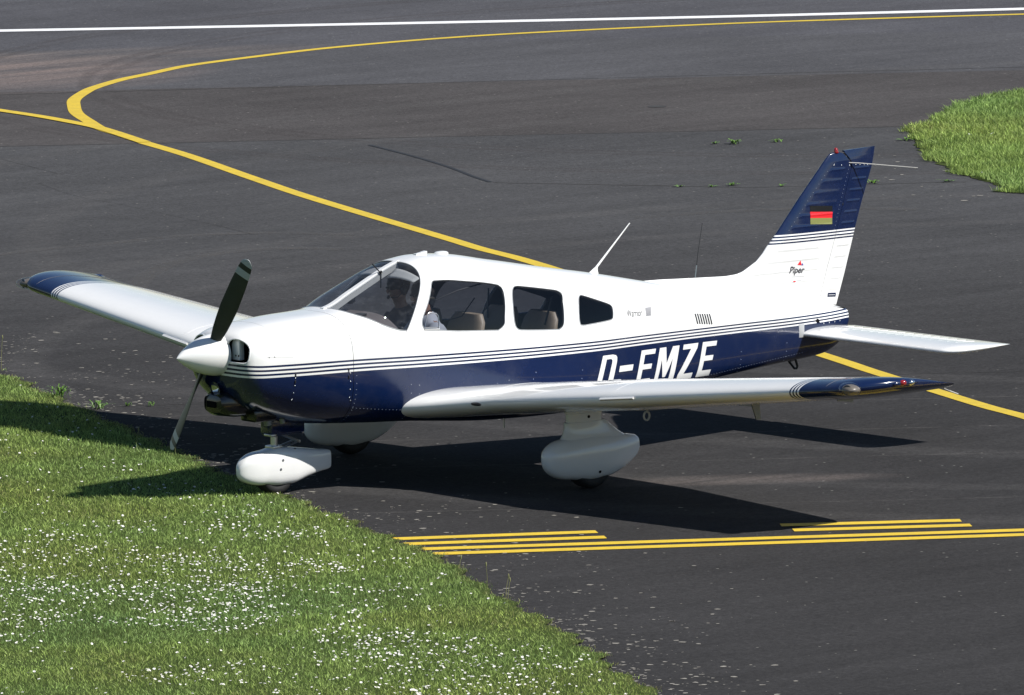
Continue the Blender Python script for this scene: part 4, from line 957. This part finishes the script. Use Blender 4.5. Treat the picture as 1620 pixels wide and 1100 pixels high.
# ------------------------------------------------------------------ ground
def zone_mat():
    k = NT('asphalt'); o, x, y, z = k.obj()
    n_ = k.math('ADD', k.math('MULTIPLY', x, .584), k.math('MULTIPLY', y, .812)); a_ = k.math('SUBTRACT', k.math('MULTIPLY', x, .812), k.math('MULTIPLY', y, .584))
    wob = k.math('MULTIPLY', k.math('SUBTRACT', k.noise(o, .35, 3), .5), .14); nn = k.math('ADD', n_, wob)
    near = (.0345, .0335, .0345); mid = (.058, .058, .061); band = (.0605, .0565, .0570); far = (.069, .069, .075); run = (.069, .069, .077)
    st = lambda e, w=.03: k.map(nn, e-w, e+w)
    c = k.mix(k.map(nn, 7., 20.), near, mid); c = k.mix(st(27.55), c, band); c = k.mix(k.map(nn, 28.5, 31.5, 0, .45), c, mid) if False else c; c = k.mix(st(33.4), c, far); c = k.mix(k.map(nn, 38.0, 38.2), c, run)
    # streaky wear along the joints and broad mottling
    mp = k.n('Mapping'); k.l(o, mp.inputs[0]); mp.inputs['Rotation'].default_value = (0, 0, .622); mp.inputs['Scale'].default_value = (.22, 1.6, 1)
    s1 = k.noise(mp.outputs[0], 1.3, 6, .65); s2 = k.noise(o, .28, 5, .6); s3 = k.noise(o, 2.2, 5, .7)
    def scale(col, f):
        q = k.n('VectorMath', operation='SCALE'); k.l(col, q.inputs[0]); k.l(f, q.inputs['Scale']); return q.outputs[0]
    c = scale(c, k.math('MULTIPLY', k.map(s1, .30, .72, .90, 1.16), k.math('MULTIPLY', k.map(s2, .30, .70, 1.12, .86), k.map(s3, .25, .75, .93, 1.09))))
    # pale swept track and dusty patch on the far left
    def blob(cx, cy, rx, ry, rot):
        dx = k.math('SUBTRACT', x, cx); dy = k.math('SUBTRACT', y, cy); ca, sa = math.cos(rot), math.sin(rot)
        u = k.math('DIVIDE', k.math('ADD', k.math('MULTIPLY', dx, ca), k.math('MULTIPLY', dy, sa)), rx); v = k.math('DIVIDE', k.math('SUBTRACT', k.math('MULTIPLY', dy, ca), k.math('MULTIPLY', dx, sa)), ry)
        d = k.math('ADD', k.math('MULTIPLY', u, u), k.math('MULTIPLY', v, v)); return k.map(d, 0, 1, 1, 0)
    ring = k.n('TexWave') if False else None
    dust = k.math('MULTIPLY', blob(19.3, 29.9, 2.9, 2.5, -.6), k.map(s1, .25, .60)); c = k.mix(k.math('MULTIPLY', dust, .95), c, (.17, .135, .125))
    dust2 = k.math('MULTIPLY', blob(21.6, 30.6, 3.0, .9, -.45), k.map(s1, .35, .65)); c = k.mix(k.math('MULTIPLY', dust2, .55), c, (.19, .155, .14))
    dust3 = k.math('MULTIPLY', blob(3.0, -1.9, 1.6, .35, -.62), k.map(s1, .35, .65)); c = k.mix(k.math('MULTIPLY', dust3, .35), c, (.20, .165, .15))
    # tyre arcs
    def arc(cx, cy, r, w, amt, col, lo=.3):
        global c_
        dx = k.math('SUBTRACT', x, cx); dy = k.math('SUBTRACT', y, cy); d = k.math('SQRT', k.math('ADD', k.math('MULTIPLY', dx, dx), k.math('MULTIPLY', dy, dy)))
        e = k.math('ABSOLUTE', k.math('SUBTRACT', d, r)); return k.math('MULTIPLY', k.map(e, w*.5, w, amt, 0), k.map(s3, lo, .7))
    for r in (9.2, 9.45, 10.9, 11.1): c = k.mix(arc(27.0, 22.3, r, .09, .55, None), c, (.045, .040, .040))
    for (cx_, cy_, r, w) in ((11.5, 2.5, 9.6, .22), (12.3, 2.2, 11.9, .30), (20, 8, 13.0, .25), (21, 6, 17.5, .3)): c = k.mix(arc(cx_, cy_, r, w, .30, None, .2), c, (.085, .082, .082))
    for q in (5.05, 3.15, 1.45, -1.2): c = k.mix(k.math('MULTIPLY', k.map(k.math('ABSOLUTE', k.math('SUBTRACT', nn, q)), .008, .03, .5, 0), k.map(s3, .35, .6)), c, (.085, .08, .078))
    # aggregate: fine speckle and odd pale stones
    g = k.noise(o, 95., 3, .7); c = scale(c, k.map(g, .25, .75, .80, 1.22)); gr2 = k.noise(o, 34., 7, .85); c = scale(c, k.map(gr2, .32, .68, .50, 1.52)); c = scale(c, k.map(k.noise(o, 13., 4, .75), .32, .68, .80, 1.20))
    vo = k.n('TexVoronoi'); k.l(o, vo.inputs['Vector']); vo.inputs['Scale'].default_value = 15.; vo.inputs['Randomness'].default_value = 1
    cr = k.n('SeparateColor'); k.l(vo.outputs['Color'], cr.inputs[0]); pick = k.math('GREATER_THAN', cr.outputs[0], .965); stone = k.math('MULTIPLY', k.map(vo.outputs['Distance'], .10, .22, 1, 0), pick)
    c = k.mix(k.math('MULTIPLY', stone, .7), c, (.27, .26, .24))
    k.set(Base_Color=c, Roughness=k.map(g, .3, .7, .85, 1.0), Specular_IOR_Level=.06); k.bump(k.noise(o, 110., 3, .7), .45, .004)
    return k.m
M['asphalt'] = zone_mat()
def sheet_poly(name, P, z, mat, kind='structure'):
    V = [(x, y, z) for x, y in P]; o = mesh(name, V, [tuple(range(len(V)))], mat, smooth=False); tag(o, kind=kind); return o
grs = NT('turf soil'); o, x, y, z = grs.obj()
f1 = grs.noise(o, 1.1, 6, .7); f2 = grs.noise(o, 30., 4, .7)
cc = grs.mix(f1, (.045, .070, .018), (.075, .095, .028)); cc = grs.mix(grs.map(f2, .4, .7, 0, .6), cc, (.035, .05, .014)); grs.set(Base_Color=cc, Roughness=.95, Specular_IOR_Level=.1); grs.bump(f2, .8, .03)
M['turf'] = grs.m
sheet_poly('field', [(-1500, -1500), (1500, -1500), (1500, 1500), (-1500, 1500)], -.02, M['turf'])
# apron, taxiway and runway: one asphalt sheet
dn = np.array([.584, .812]); da = np.array([.812, -.584])
def PN(a, n): return tuple(da*a+dn*n)
sheet_poly('taxiway', [PN(-60, -30), PN(60, -30), PN(60, 38.1), PN(-60, 38.1)], 0, M['asphalt'])
sheet_poly('runway', [PN(-400, 38.1), PN(400, 38.1), PN(400, 70), PN(-400, 70)], .0, M['asphalt'])
def ypaint(name, base, worn):
    k = NT(name); o, x, y, z = k.obj(); a = k.noise(o, 5., 6, .7); b = k.noise(o, 75., 3, .7)
    c = k.mix(k.map(a, .4, .70, 0, .7), base, worn); c = k.mix(k.map(b, .55, .72, 0, .55), c, tuple(v*.35 for v in base)); k.set(Base_Color=c, Roughness=.7, Specular_IOR_Level=.3); k.bump(b, .3, .003); return k.m
M['yellow'] = ypaint('yellow marking', (.60, .43, .040), (.42, .31, .05)); M['yellow2'] = ypaint('bright yellow marking', (.67, .46, .036), (.50, .36, .05)); M['whiteline'] = ypaint('white marking', (.78, .78, .80), (.60, .60, .60))
def ribbon(name, pts, w, z, mat, m=16, kind='structure', widths=None):
    C = catmull(pts, m, False) if len(pts) > 2 else np.array([np.array(pts[0])+(np.array(pts[1])-np.array(pts[0]))*u for u in np.linspace(0, 1, 20)])
    T = np.gradient(C, axis=0); T /= np.linalg.norm(T, axis=1)[:, None]; N = np.stack([-T[:, 1], T[:, 0]], 1); n = len(C)
    ww = np.full(n, w) if widths is None else np.interp(np.linspace(0, 1, n), np.linspace(0, 1, len(widths)), widths)
    A = C+N*ww[:, None]/2; B = C-N*ww[:, None]/2; V = [(a[0], a[1], z) for a in A]+[(b[0], b[1], z) for b in B]
    o = mesh(name, V, [(i, n+i, n+i+1, i+1) for i in range(n-1)], mat, smooth=False)
    if kind: o['kind'] = kind
    return o
LINE = [(1.842, -15.418), (3.791, -10.168), (5.09, -6.668), (5.956, -4.335), (6.534, -2.78), (6.919, -1.743), (7.304, -0.706), (7.534, 0.024), (7.931, 1.091), (8.454, 2.487), (8.934, 3.692), (10.729, 8.358), (11.762, 11.042), (12.15, 12.257), (12.529, 13.286), (13.813, 16.827), (14.624, 18.861), (15.525, 21.049), (16.05, 22.49), (16.378, 23.326), (16.626, 23.975), (16.988, 24.656), (17.436, 25.455), (17.914, 26.139), (18.341, 26.689), (18.881, 27.229), (19.305, 27.595), (20.017, 28.072), (20.65, 28.384), (21.565, 28.828), (22.707, 29.091), (23.698, 29.263), (24.629, 29.289), (25.495, 29.225), (26.366, 29.044), (27.751, 28.572), (29.143, 27.981), (30.439, 27.265), (31.835, 26.436), (32.617, 25.894), (33.399, 25.352), (34.572, 24.539), (36.331, 23.319), (38.97, 21.49), (42.929, 18.746), (48.867, 14.63), (57.774, 8.456)]
ribbon('taxiway_centreline', LINE, .145, .004, M['yellow'])
ribbon('taxiway_centreline_branch', [(18.164, 33.963), (17.759, 31.138), (17.489, 29.255), (17.309, 28.0), (17.189, 27.163), (17.069, 26.326), (16.97, 25.526), (16.828, 24.786), (16.626, 23.975), (16.05, 22.49)], .145, .008, M['yellow'])
ribbon('runway_edge_line', [(-5.083, 57.521), (4.366, 49.474), (10.665, 44.109), (14.864, 40.532), (17.664, 38.148), (19.53, 36.558), (20.774, 35.498), (21.604, 34.791), (22.157, 34.32), (22.71, 33.849), (24.995, 32.061), (27.44, 30.233), (29.693, 28.618), (32.29, 26.939), (33.11, 26.431), (33.93, 25.923), (35.16, 25.161), (37.005, 24.018), (39.773, 22.304), (43.924, 19.732), (50.151, 15.874), (59.491, 10.088), (73.501, 1.408)], .29, .004, M['whiteline'])
HOLD = [((-0.97, -2.69), (0.384, -3.507)), ((-1.075, -2.981), (0.238, -3.786)), ((-1.184, -3.267), (6.438, -8.179)), ((-1.274, -3.545), (6.284, -8.347)), ((1.606, -4.238), (2.743, -5.031)), ((1.488, -4.522), (2.619, -5.286)), ((4.05, -5.87), (5.3, -6.66)), ((3.88, -6.12), (5.15, -6.92))]
for i, (a, b) in enumerate(HOLD): 
    a = np.array(a); b = np.array(b); d = (b-a)/np.linalg.norm(b-a); nn = np.array([-d[1], d[0]])
    sk = 0
    V = [(*(a+nn*.075+d*sk*0), .004), (*(b+nn*.075), .004), (*(b-nn*.075), .004), (*(a-nn*.075), .004)]
    n = 30; V = []; 
    for u in np.linspace(0, 1, n+1): c = a+(b-a)*u; V += [(*(c+nn*.075), .004), (*(c-nn*.075), .004)]
    o = mesh('holding_position_line', V, [(2*j, 2*j+1, 2*j+3, 2*j+2) for j in range(n)], M['yellow2'], smooth=False); o['kind'] = 'structure'
M['tar'] = simple('tar seam', (.018, .017, .018), .6); M['joint'] = simple('asphalt joint', (.030, .028, .027), .9)
def wig(a, b, amp, n=40, seed=0):
    r = np.random.default_rng(seed); a = np.array(a, float); b = np.array(b, float); d = b-a; nn = np.array([-d[1], d[0]])/np.linalg.norm(d); k = np.cumsum(r.normal(0, 1, n+1)); k -= np.linspace(k[0], k[-1], n+1); k /= (abs(k).max()+1e-9)
    return [tuple(a+d*u+nn*amp*k[i]) for i, u in enumerate(np.linspace(0, 1, n+1))]
for i, (a, b, w_) in enumerate([((11.5, 25.7), (22.8, 17.56), 0.028), ((15.5, 29.4), (33, 18.3), 0.022), ((16.0, 16.75), (17.39, 14.53), 0.03), ((17.39, 14.53), (19.2, 13.3), 0.02), ((1.9, 5.75), (4.6, 3.9), 0.02), ((7.9, 2.6), (11.5, -0.1), 0.016)]): ribbon('asphalt_joint', wig(a, b, .03, seed=i), w_, .002, M['joint'], 2)
ribbon('tar_seam', [(17.46, 20.53), (17.05, 19.3), (16.62, 18.2), (16.25, 17.4), (16.0, 16.8)], .045, .004, M['tar'])
def faint(name, col, a):
    k = NT(name); o, x, y, z = k.obj(); n1 = k.noise(o, 1.3, 5, .7); n2 = k.noise(o, 24., 5, .8); al = k.math('MULTIPLY', k.map(n1, .35, .65, .2, a), k.map(n2, .35, .65, .2, 1)); k.set(Base_Color=col, Roughness=.95, Specular_IOR_Level=.05, Alpha=al); return k.m
M['mark'] = faint('pale tyre mark', (.115, .112, .112), .75); M['darkmark'] = faint('dark tyre mark', (.014, .013, .014), .30)
MARKS = {'A': [(8.609, 15.24), (8.755, 15.238), (9.523, 15.267), (10.082, 15.213), (10.713, 15.245), (11.212, 15.103), (11.692, 14.74), (12.083, 14.071)], 'B': [(7.172, 11.178), (7.977, 12.131), (8.684, 12.859), (9.368, 13.41), (10.068, 13.733), (10.617, 13.761), (11.002, 13.578), (11.22, 13.183)], 'C': [(12.886, 20.117), (12.43, 18.954), (12.246, 18.038), (12.011, 17.026), (11.699, 15.709), (11.425, 14.789)], 'D': [(16.878, 20.995), (17.605, 21.807), (18.768, 22.953), (19.839, 23.761), (20.63, 24.1)], 'E2': [(19.891, 18.483), (20.688, 19.321), (21.7, 20.153), (22.935, 20.776), (24.06, 21.048)], 'F': [(14.847, 13.249), (15.832, 12.998), (16.638, 12.532), (17.182, 11.766)], 'G': [(14.039, 22.285), (13.836, 21.588), (13.568, 20.704)]}
for q, w_, m_ in (('A', .16, 'mark'), ('B', .20, 'mark'), ('C', .022, 'darkmark'), ('F', .2, 'mark'), ('G', .03, 'darkmark')): ribbon('tyre_mark', MARKS[q], w_, .003, M[m_])
M['patch'] = simple('repair patch', (.035, .033, .033), .8)
sheet_poly('drain_cover', [(22.04+.10*math.cos(a), 21.38+.10*math.sin(a)) for a in np.linspace(0, 2*PI, 17)[:-1]], .004, M['patch'])
# ------------------------------------------------------------------ turf verges
EDGE = [(16., 38.), (9., 21.5), (5.2, 12.4), (3.25, 7.9), (2.25, 5.5), (1.33, 3.25), (.86, 2.12), (.52, 1.35), (.02, -.15), (-.12, -.45), (-.98, -2.70), (-1.42, -3.85), (-2.33, -5.60), (-3.18, -7.40), (-4.45, -9.74), (-7.5, -15.5), (-11, -22), (-18, -36)]
EC = catmull(EDGE, 20, False)
_w = np.array([.035*math.sin(i*.7)+.03*math.sin(i*1.9+1)+.02*math.sin(i*4.3) for i in range(len(EC))]); EC = EC+np.stack([_w, -_w*.3], 1)
RP = [(21.5, 16.78), (22.1, 17.5), (23.03, 18.16), (24.36, 19.16), (25.04, 19.45), (26.2, 19.5), (29, 18.6), (36, 14.5), (44, 6), (40, -6), (28, 2), (21, 8.2), (18.8, 11.95), (19.03, 12.6), (19.33, 13.43), (19.92, 14.56), (20.6, 15.6), (21.0, 16.2)]
RC = catmull(RP, 10, True); RC = RC+rng.normal(0, .03, RC.shape)
def turf(name, poly, z, h=.03):
    P = list(poly); V = [(x, y, z) for x, y in P]
    o = mesh(name, V, [tuple(range(len(V)))], M['turf'], smooth=False); o['kind'] = 'structure'; return o
turf('grass_verge', list(map(tuple, EC))+[(-60, -60), (-60, 40)], .016)
turf('grass_island', list(map(tuple, RC[::1]*.985+RC.mean(0)*.015)), .006)
def edge_x(y):
    o = np.argsort(EC[:, 1]); return np.interp(y, EC[o, 1], EC[o, 0])
def value_noise(x, y, s, seed):
    r = np.random.default_rng(seed); G = r.random((256, 256)); u = x/s; v = y/s; i = np.floor(u).astype(int); j = np.floor(v).astype(int); fu = u-i; fv = v-j; fu = fu*fu*(3-2*fu); fv = fv*fv*(3-2*fv)
    g = lambda a, b: G[a % 256, b % 256]; return (g(i, j)*(1-fu)+g(i+1, j)*fu)*(1-fv)+(g(i, j+1)*(1-fu)+g(i+1, j+1)*fu)*fv
def fbm(x, y, s, seed): return .5*value_noise(x, y, s, seed)+.3*value_noise(x, y, s/2.1, seed+1)+.2*value_noise(x, y, s/4.3, seed+2)
def in_view(x, y, mx=190, my=150):
    P = np.stack([x, y, np.zeros_like(x)], 1)-np.array(CAM_POS); z = P@_d; u = 810+CAM_F*(P@_r)/z; v = 550-CAM_F*(P@_u)/z
    return (u > -mx) & (u < 1620+mx) & (v > -my) & (v < 1100+my)
def blades(name, x, y, h, w, tint, mat):
    n = len(x); a = rng.random(n)*2*PI; lean = rng.normal(0, .9, n)*h; la = rng.random(n)*2*PI
    bx, by = np.cos(a)*w/2, np.sin(a)*w/2; tx, ty = x+np.cos(la)*lean, y+np.sin(la)*lean; mx_, my_ = x+(tx-x)*.35, y+(ty-y)*.35; z0 = .012
    Z = np.full(n, z0)
    V = np.stack([np.stack([x-bx, y-by, Z], 1), np.stack([x+bx, y+by, Z], 1), np.stack([mx_+bx*.8, my_+by*.8, Z+h*.55], 1), np.stack([mx_-bx*.8, my_-by*.8, Z+h*.55], 1), np.stack([tx, ty, Z+h], 1)], 1).reshape(-1, 3)
    me = bpy.data.meshes.new(name); me.vertices.add(n*5); me.vertices.foreach_set('co', V.ravel().astype(np.float32))
    b = (np.arange(n)*5)[:, None]; L = np.concatenate([b+np.array([0, 1, 2, 3]), b+np.array([3, 2, 4])], 1)
    me.loops.add(n*7); me.loops.foreach_set('vertex_index', L.ravel().astype(np.int32)); me.polygons.add(n*2)
    ls = np.stack([np.arange(n)*7, np.arange(n)*7+4], 1).ravel(); me.polygons.foreach_set('loop_start', ls.astype(np.int32)); me.update(calc_edges=True)
    at = me.attributes.new('tint', 'FLOAT_COLOR', 'POINT'); at.data.foreach_set('color', np.repeat(np.concatenate([tint, np.ones((n, 1))], 1), 5, 0).ravel().astype(np.float32))
    me.materials.append(mat); o = bpy.data.objects.new(name, me); COL.objects.link(o); o['kind'] = 'stuff'; return o
gb = NT('grass blade'); q = gb.n('Attribute'); q.attribute_name = 'tint'; gb.set(Base_Color=q.outputs['Color'], Roughness=.55, Specular_IOR_Level=.25)
tl = gb.n('BsdfTranslucent'); gb.l(q.outputs['Color'], tl.inputs[0]); ms = gb.n('MixShader'); ms.inputs[0].default_value = .30; gb.l(gb.b.outputs[0], ms.inputs[1]); gb.l(tl.outputs[0], ms.inputs[2]); gb.l(ms.outputs[0], gb.t.nodes['Material Output'].inputs[0]); M['grass'] = gb.m
def grass_tint(x, y, seed, dry_edge=None):
    n = len(x); a = fbm(x, y, 1.6, seed); b = fbm(x, y, .35, seed+5); r = rng.random(n)
    g = np.stack([.118+.045*(a-.5)*2+.03*r, .168+.036*(a-.5)*2+.03*r, .042+.016*r], 1)*((.70+.60*b)*np.exp(rng.normal(0, .30, n)))[:, None]*GR
    dry = np.clip((a-.52)*2.2, 0, .5)*(rng.random(n) < .35)
    if dry_edge is not None: dry = np.maximum(dry, dry_edge*(rng.random(n) < .6))
    return g*(1-dry[:, None])+np.array([.25, .21, .10])*dry[:, None]
GR = 1.98
def scatter(n, x0, x1, y0, y1, inside):
    x = rng.uniform(x0, x1, n); y = rng.uniform(y0, y1, n); m = inside(x, y) & in_view(x, y); return x[m], y[m]
N1 = 1900000
x, y = scatter(N1, -16, 5, -16, 12, lambda a, b: a < edge_x(b)-.0+rng.normal(0, .035, len(a)))
dist = edge_x(y)-x; ed = np.clip(1-dist/.12, 0, 1)
h = (.015+.022*rng.random(len(x))**1.5)*(.6+.9*fbm(x, y, .5, 11))*(1-.35*ed); tall = rng.random(len(x)) < .006; h[tall] *= 2.0
blades('grass', x, y, h, .0038+.0028*rng.random(len(x)), grass_tint(x, y, 3, ed*.8), M['grass'])
print('blades near', len(x))
def in_right(a, b): return inpoly(a+(value_noise(a, b, .30, 41)-.5)*.22+(value_noise(a, b, .9, 43)-.5)*.18-.12, b+(value_noise(a, b, .35, 42)-.5)*.25-.02, RC)
x, y = scatter(700000, 18, 34, 6, 20, in_right)
h = (.022+.05*rng.random(len(x))**1.4)*(.6+.9*fbm(x, y, .6, 21)); blades('grass', x, y, h, .007+.004*rng.random(len(x)), grass_tint(x, y, 31), M['grass'])
print('blades far', len(x))
# ------------------------------------------------------------------ daisies
pet = simple('daisy petals', (.80, .79, .80), .7); yel = simple('daisy centre', (.55, .38, .03), .7)
def daisies(name, x, y, s):
    n = len(x); K = 9; tilt = rng.normal(0, .28, (n, 2)); z = .026+.02*rng.random(n)
    nx = np.stack([tilt[:, 0]-.15, tilt[:, 1]-.15, np.ones(n)], 1); nx /= np.linalg.norm(nx, axis=1)[:, None]
    U = np.cross(nx, [0, 1., 0]); U /= np.linalg.norm(U, axis=1)[:, None]; Wv = np.cross(nx, U); C = np.stack([x, y, z], 1); V = [C]
    for k in range(K): a = 2*PI*k/K; rr = s*(.8+.35*rng.random(n)); V.append(C+(U*math.cos(a)+Wv*math.sin(a))*rr[:, None]+nx*.002)
    for k in range(6): a = 2*PI*k/6; V.append(C+(U*math.cos(a)+Wv*math.sin(a))*(s*.28)[:, None]+nx*.0035)
    V = np.stack(V, 1).reshape(-1, 3); b = (np.arange(n)*(1+K+6))[:, None]
    T = np.concatenate([b+np.array([0, 1+k, 1+(k+1) % K]) for k in range(K)]+[b+np.array([1+K+a for a in t]) for t in ((0, 1, 2), (0, 2, 3), (0, 3, 4), (0, 4, 5))])
    o = mesh(name, V, T, pet, smooth=False, kind='stuff'); o.data.materials.append(yel)
    mi = np.zeros(len(T), np.int32); mi[n*K:] = 1; o.data.polygons.foreach_set('material_index', mi); return o
x, y = scatter(200000, -16, 5, -16, 12, lambda a, b: a < edge_x(b)-.10)
dens = fbm(x, y, 1.5, 77); d2 = fbm(x, y, .4, 78); P = np.stack([x, y, 0*x], 1)-np.array(CAM_POS); zz = P@_d; v = 550-CAM_F*(P@_u)/zz; u = 810+CAM_F*(P@_r)/zz
dist = edge_x(y)-x
pr = np.clip((dens-.42)*2.6, 0, 1)*(.35+1.0*d2)*np.interp(v, [620, 720, 790, 860, 1000, 1080], [.05, .16, .40, .8, 1.0, .75])*np.clip(dist/.9, .12, 1)+.018
keep = rng.random(len(x)) < pr*.95; daisies('daisies', x[keep], y[keep], .0064+.0048*rng.random(keep.sum())); print('daisies', keep.sum())
x, y = scatter(900, 18, 34, 6, 20, in_right); keep = rng.random(len(x)) < np.clip((fbm(x, y, 1.2, 90)-.5)*2, .01, .5); daisies('daisies', x[keep], y[keep], .013+.006*rng.random(keep.sum()))
# ------------------------------------------------------------------ lichen flecks and dead grass on the asphalt
def flecks(name, x, y, s, mat, z=.003):
    V = []; F = []
    for a, b, r in zip(x, y, s):
        n = 7; k = len(V); ph = rng.random()*6
        for i in range(n): t = 2*PI*i/n; q = r*(.55+.8*rng.random()); V.append((a+q*math.cos(t+ph)*1.0, b+q*math.sin(t+ph), z))
        F.append(tuple(range(k, k+n)))
    return mesh(name, V, F, mat, smooth=False, kind='stuff')
lich = simple('lichen', (.24, .225, .20), .95, var=.35, scale=9)
x = []; y = []
t_ = rng.uniform(0, 1, 26000); yy = rng.uniform(-13, 10, 26000); dd = rng.exponential(.45, 26000)+.01; xx_ = edge_x(yy)+dd*1.08; m = in_view(xx_, yy+dd*-.0) & (rng.random(26000) < .55*np.clip(fbm(xx_, yy, .7, 55)*1.9-.55, 0, 1)*np.interp(yy, [-13, -6, -2, 0, 5, 10], [.26, .25, .22, .20, .36, .5]))
sz = .005+.022*rng.random(m.sum())**2.5
flecks('lichen_flecks', xx_[m], yy[m], sz, lich); print('flecks', m.sum())
x = rng.uniform(18, 22.5, 500); y = rng.uniform(12, 18, 500); m = ~in_right(x, y) & (rng.random(500) < np.clip(1.2-.9*np.abs(x-np.interp(y, [12, 13.4, 15.6, 17], [18.9, 19.3, 20.6, 21.6])), 0, .35)); flecks('lichen_flecks', x[m], y[m], .01+.03*rng.random(m.sum())**2, lich)
# ------------------------------------------------------------------ single weeds
def weed(x, y, r, h, n, label, tint=(.10, .20, .03), wide=.012):
    m = max(8, n); a = rng.random(m)*2*PI; V = []; F = []
    for i in range(m):
        L = r*(.55+.6*rng.random()); hh = h*(.4+.8*rng.random()); w_ = wide*(.6+.6*rng.random()); ca, sa = math.cos(a[i]), math.sin(a[i]); k = len(V); ox, oy = rng.normal(0, r*.22, 2)
        for s, zf, wf in ((0, .0, .5), (.35, .75, 1.), (.75, 1., .8), (1.0, .75, .08)):
            cx_, cy_ = ox+ca*L*s, oy+sa*L*s; V += [(cx_-sa*w_*wf/2, cy_+ca*w_*wf/2, hh*zf+.004), (cx_+sa*w_*wf/2, cy_-ca*w_*wf/2, hh*zf+.004)]
        for j in range(3): F.append((k+2*j, k+2*j+1, k+2*j+3, k+2*j+2))
    mt = M.get(label) or simple('weed leaf', tint, .5, var=.35, scale=14)
    o = mesh('weed', V, F, mt, smooth=False); o.location = (x, y, 0); tag(o, label, 'weed', 'weeds in the asphalt joints'); return o
for a in [(2.54, 6.12, 0.13, 0.1, 26, 'bushy upright green weed at the turf verge, leftmost of the weeds'), (2.33, 5.3, 0.13, 0.07, 24, 'flat rosette weed on the asphalt beside the turf edge, left of the propeller'), (2.6, 5.25, 0.04, 0.03, 9, 'tiny weed in the joint just right of the flat rosette weed'), (2.74, 5.1, 0.045, 0.035, 10, 'tiny weed in the joint nearest the lower propeller blade'), (19.936, 17.958, 0.09, 0.03, 12, 'low weed at the left end of the far joint, left of the fin'), (20.054, 17.827, 0.16, 0.07, 18, 'largest tuft in the far joint left of the tail fin'), (20.482, 17.632, 0.13, 0.05, 14, 'tuft in the far joint just left of the fin tip'), (16.983, 15.06, 0.08, 0.025, 9, 'faint low weed at the left end of the nearer joint behind the fuselage'), (17.202, 14.818, 0.1, 0.03, 11, 'middle low weed of the nearer joint behind the fuselage'), (17.41, 14.764, 0.13, 0.05, 14, 'tallest tuft in the nearer joint left of the fin'), (17.704, 14.351, 0.09, 0.03, 10, 'low weed in the nearer joint against the fin leading edge'), (18.5, 13.909, 0.15, 0.045, 14, 'tuft right of the fin trailing edge'), (19.083, 13.44, 0.16, 0.04, 16, 'leafy tuft on the asphalt by the right-hand grass island'), (21.454, 16.75, 0.2, 0.05, 16, 'low tuft at the left corner of the grass island')]: weed(a[0], a[1], a[2]*(.9 if a[0] < 10 else .6), a[3]*(.9 if a[0] < 10 else .6), a[4], a[5], wide=.012 if a[0] < 10 else .016)
# tall grass stalks at the verge
stalk = simple('dry stalk', (.22, .22, .09), .7)
b = MB()
for x0, y0, hh, lx in [(3.387, 8.06, 0.28, 0.02), (1.12, 3.2, 0.12, 0.02), (0.9, 2.4, 0.14, -0.02), (0.4, 1.5, 0.1, 0.02), (-1.78, -4.5, 0.12, 0.02), (-2.0, -5.1, 0.15, -0.01), (-2.36, -5.75, 0.16, 0.03), (-2.42, -5.85, 0.15, 0.02), (0.55, 0.9, 0.11, 0.01), (-2.9, -4.2, 0.12, 0.02), (-4.5, -1.2, 0.12, 0.0)]: b.tube([(x0, y0, 0), (x0+lx*.3, y0, hh*.5), (x0+lx, y0, hh)], [.003, .0025, .002], 4); b.ell((x0+lx, y0, hh), (.006, .006, .02), 6, 5)
b.build('grass_stalks', stalk, None, kind='stuff')
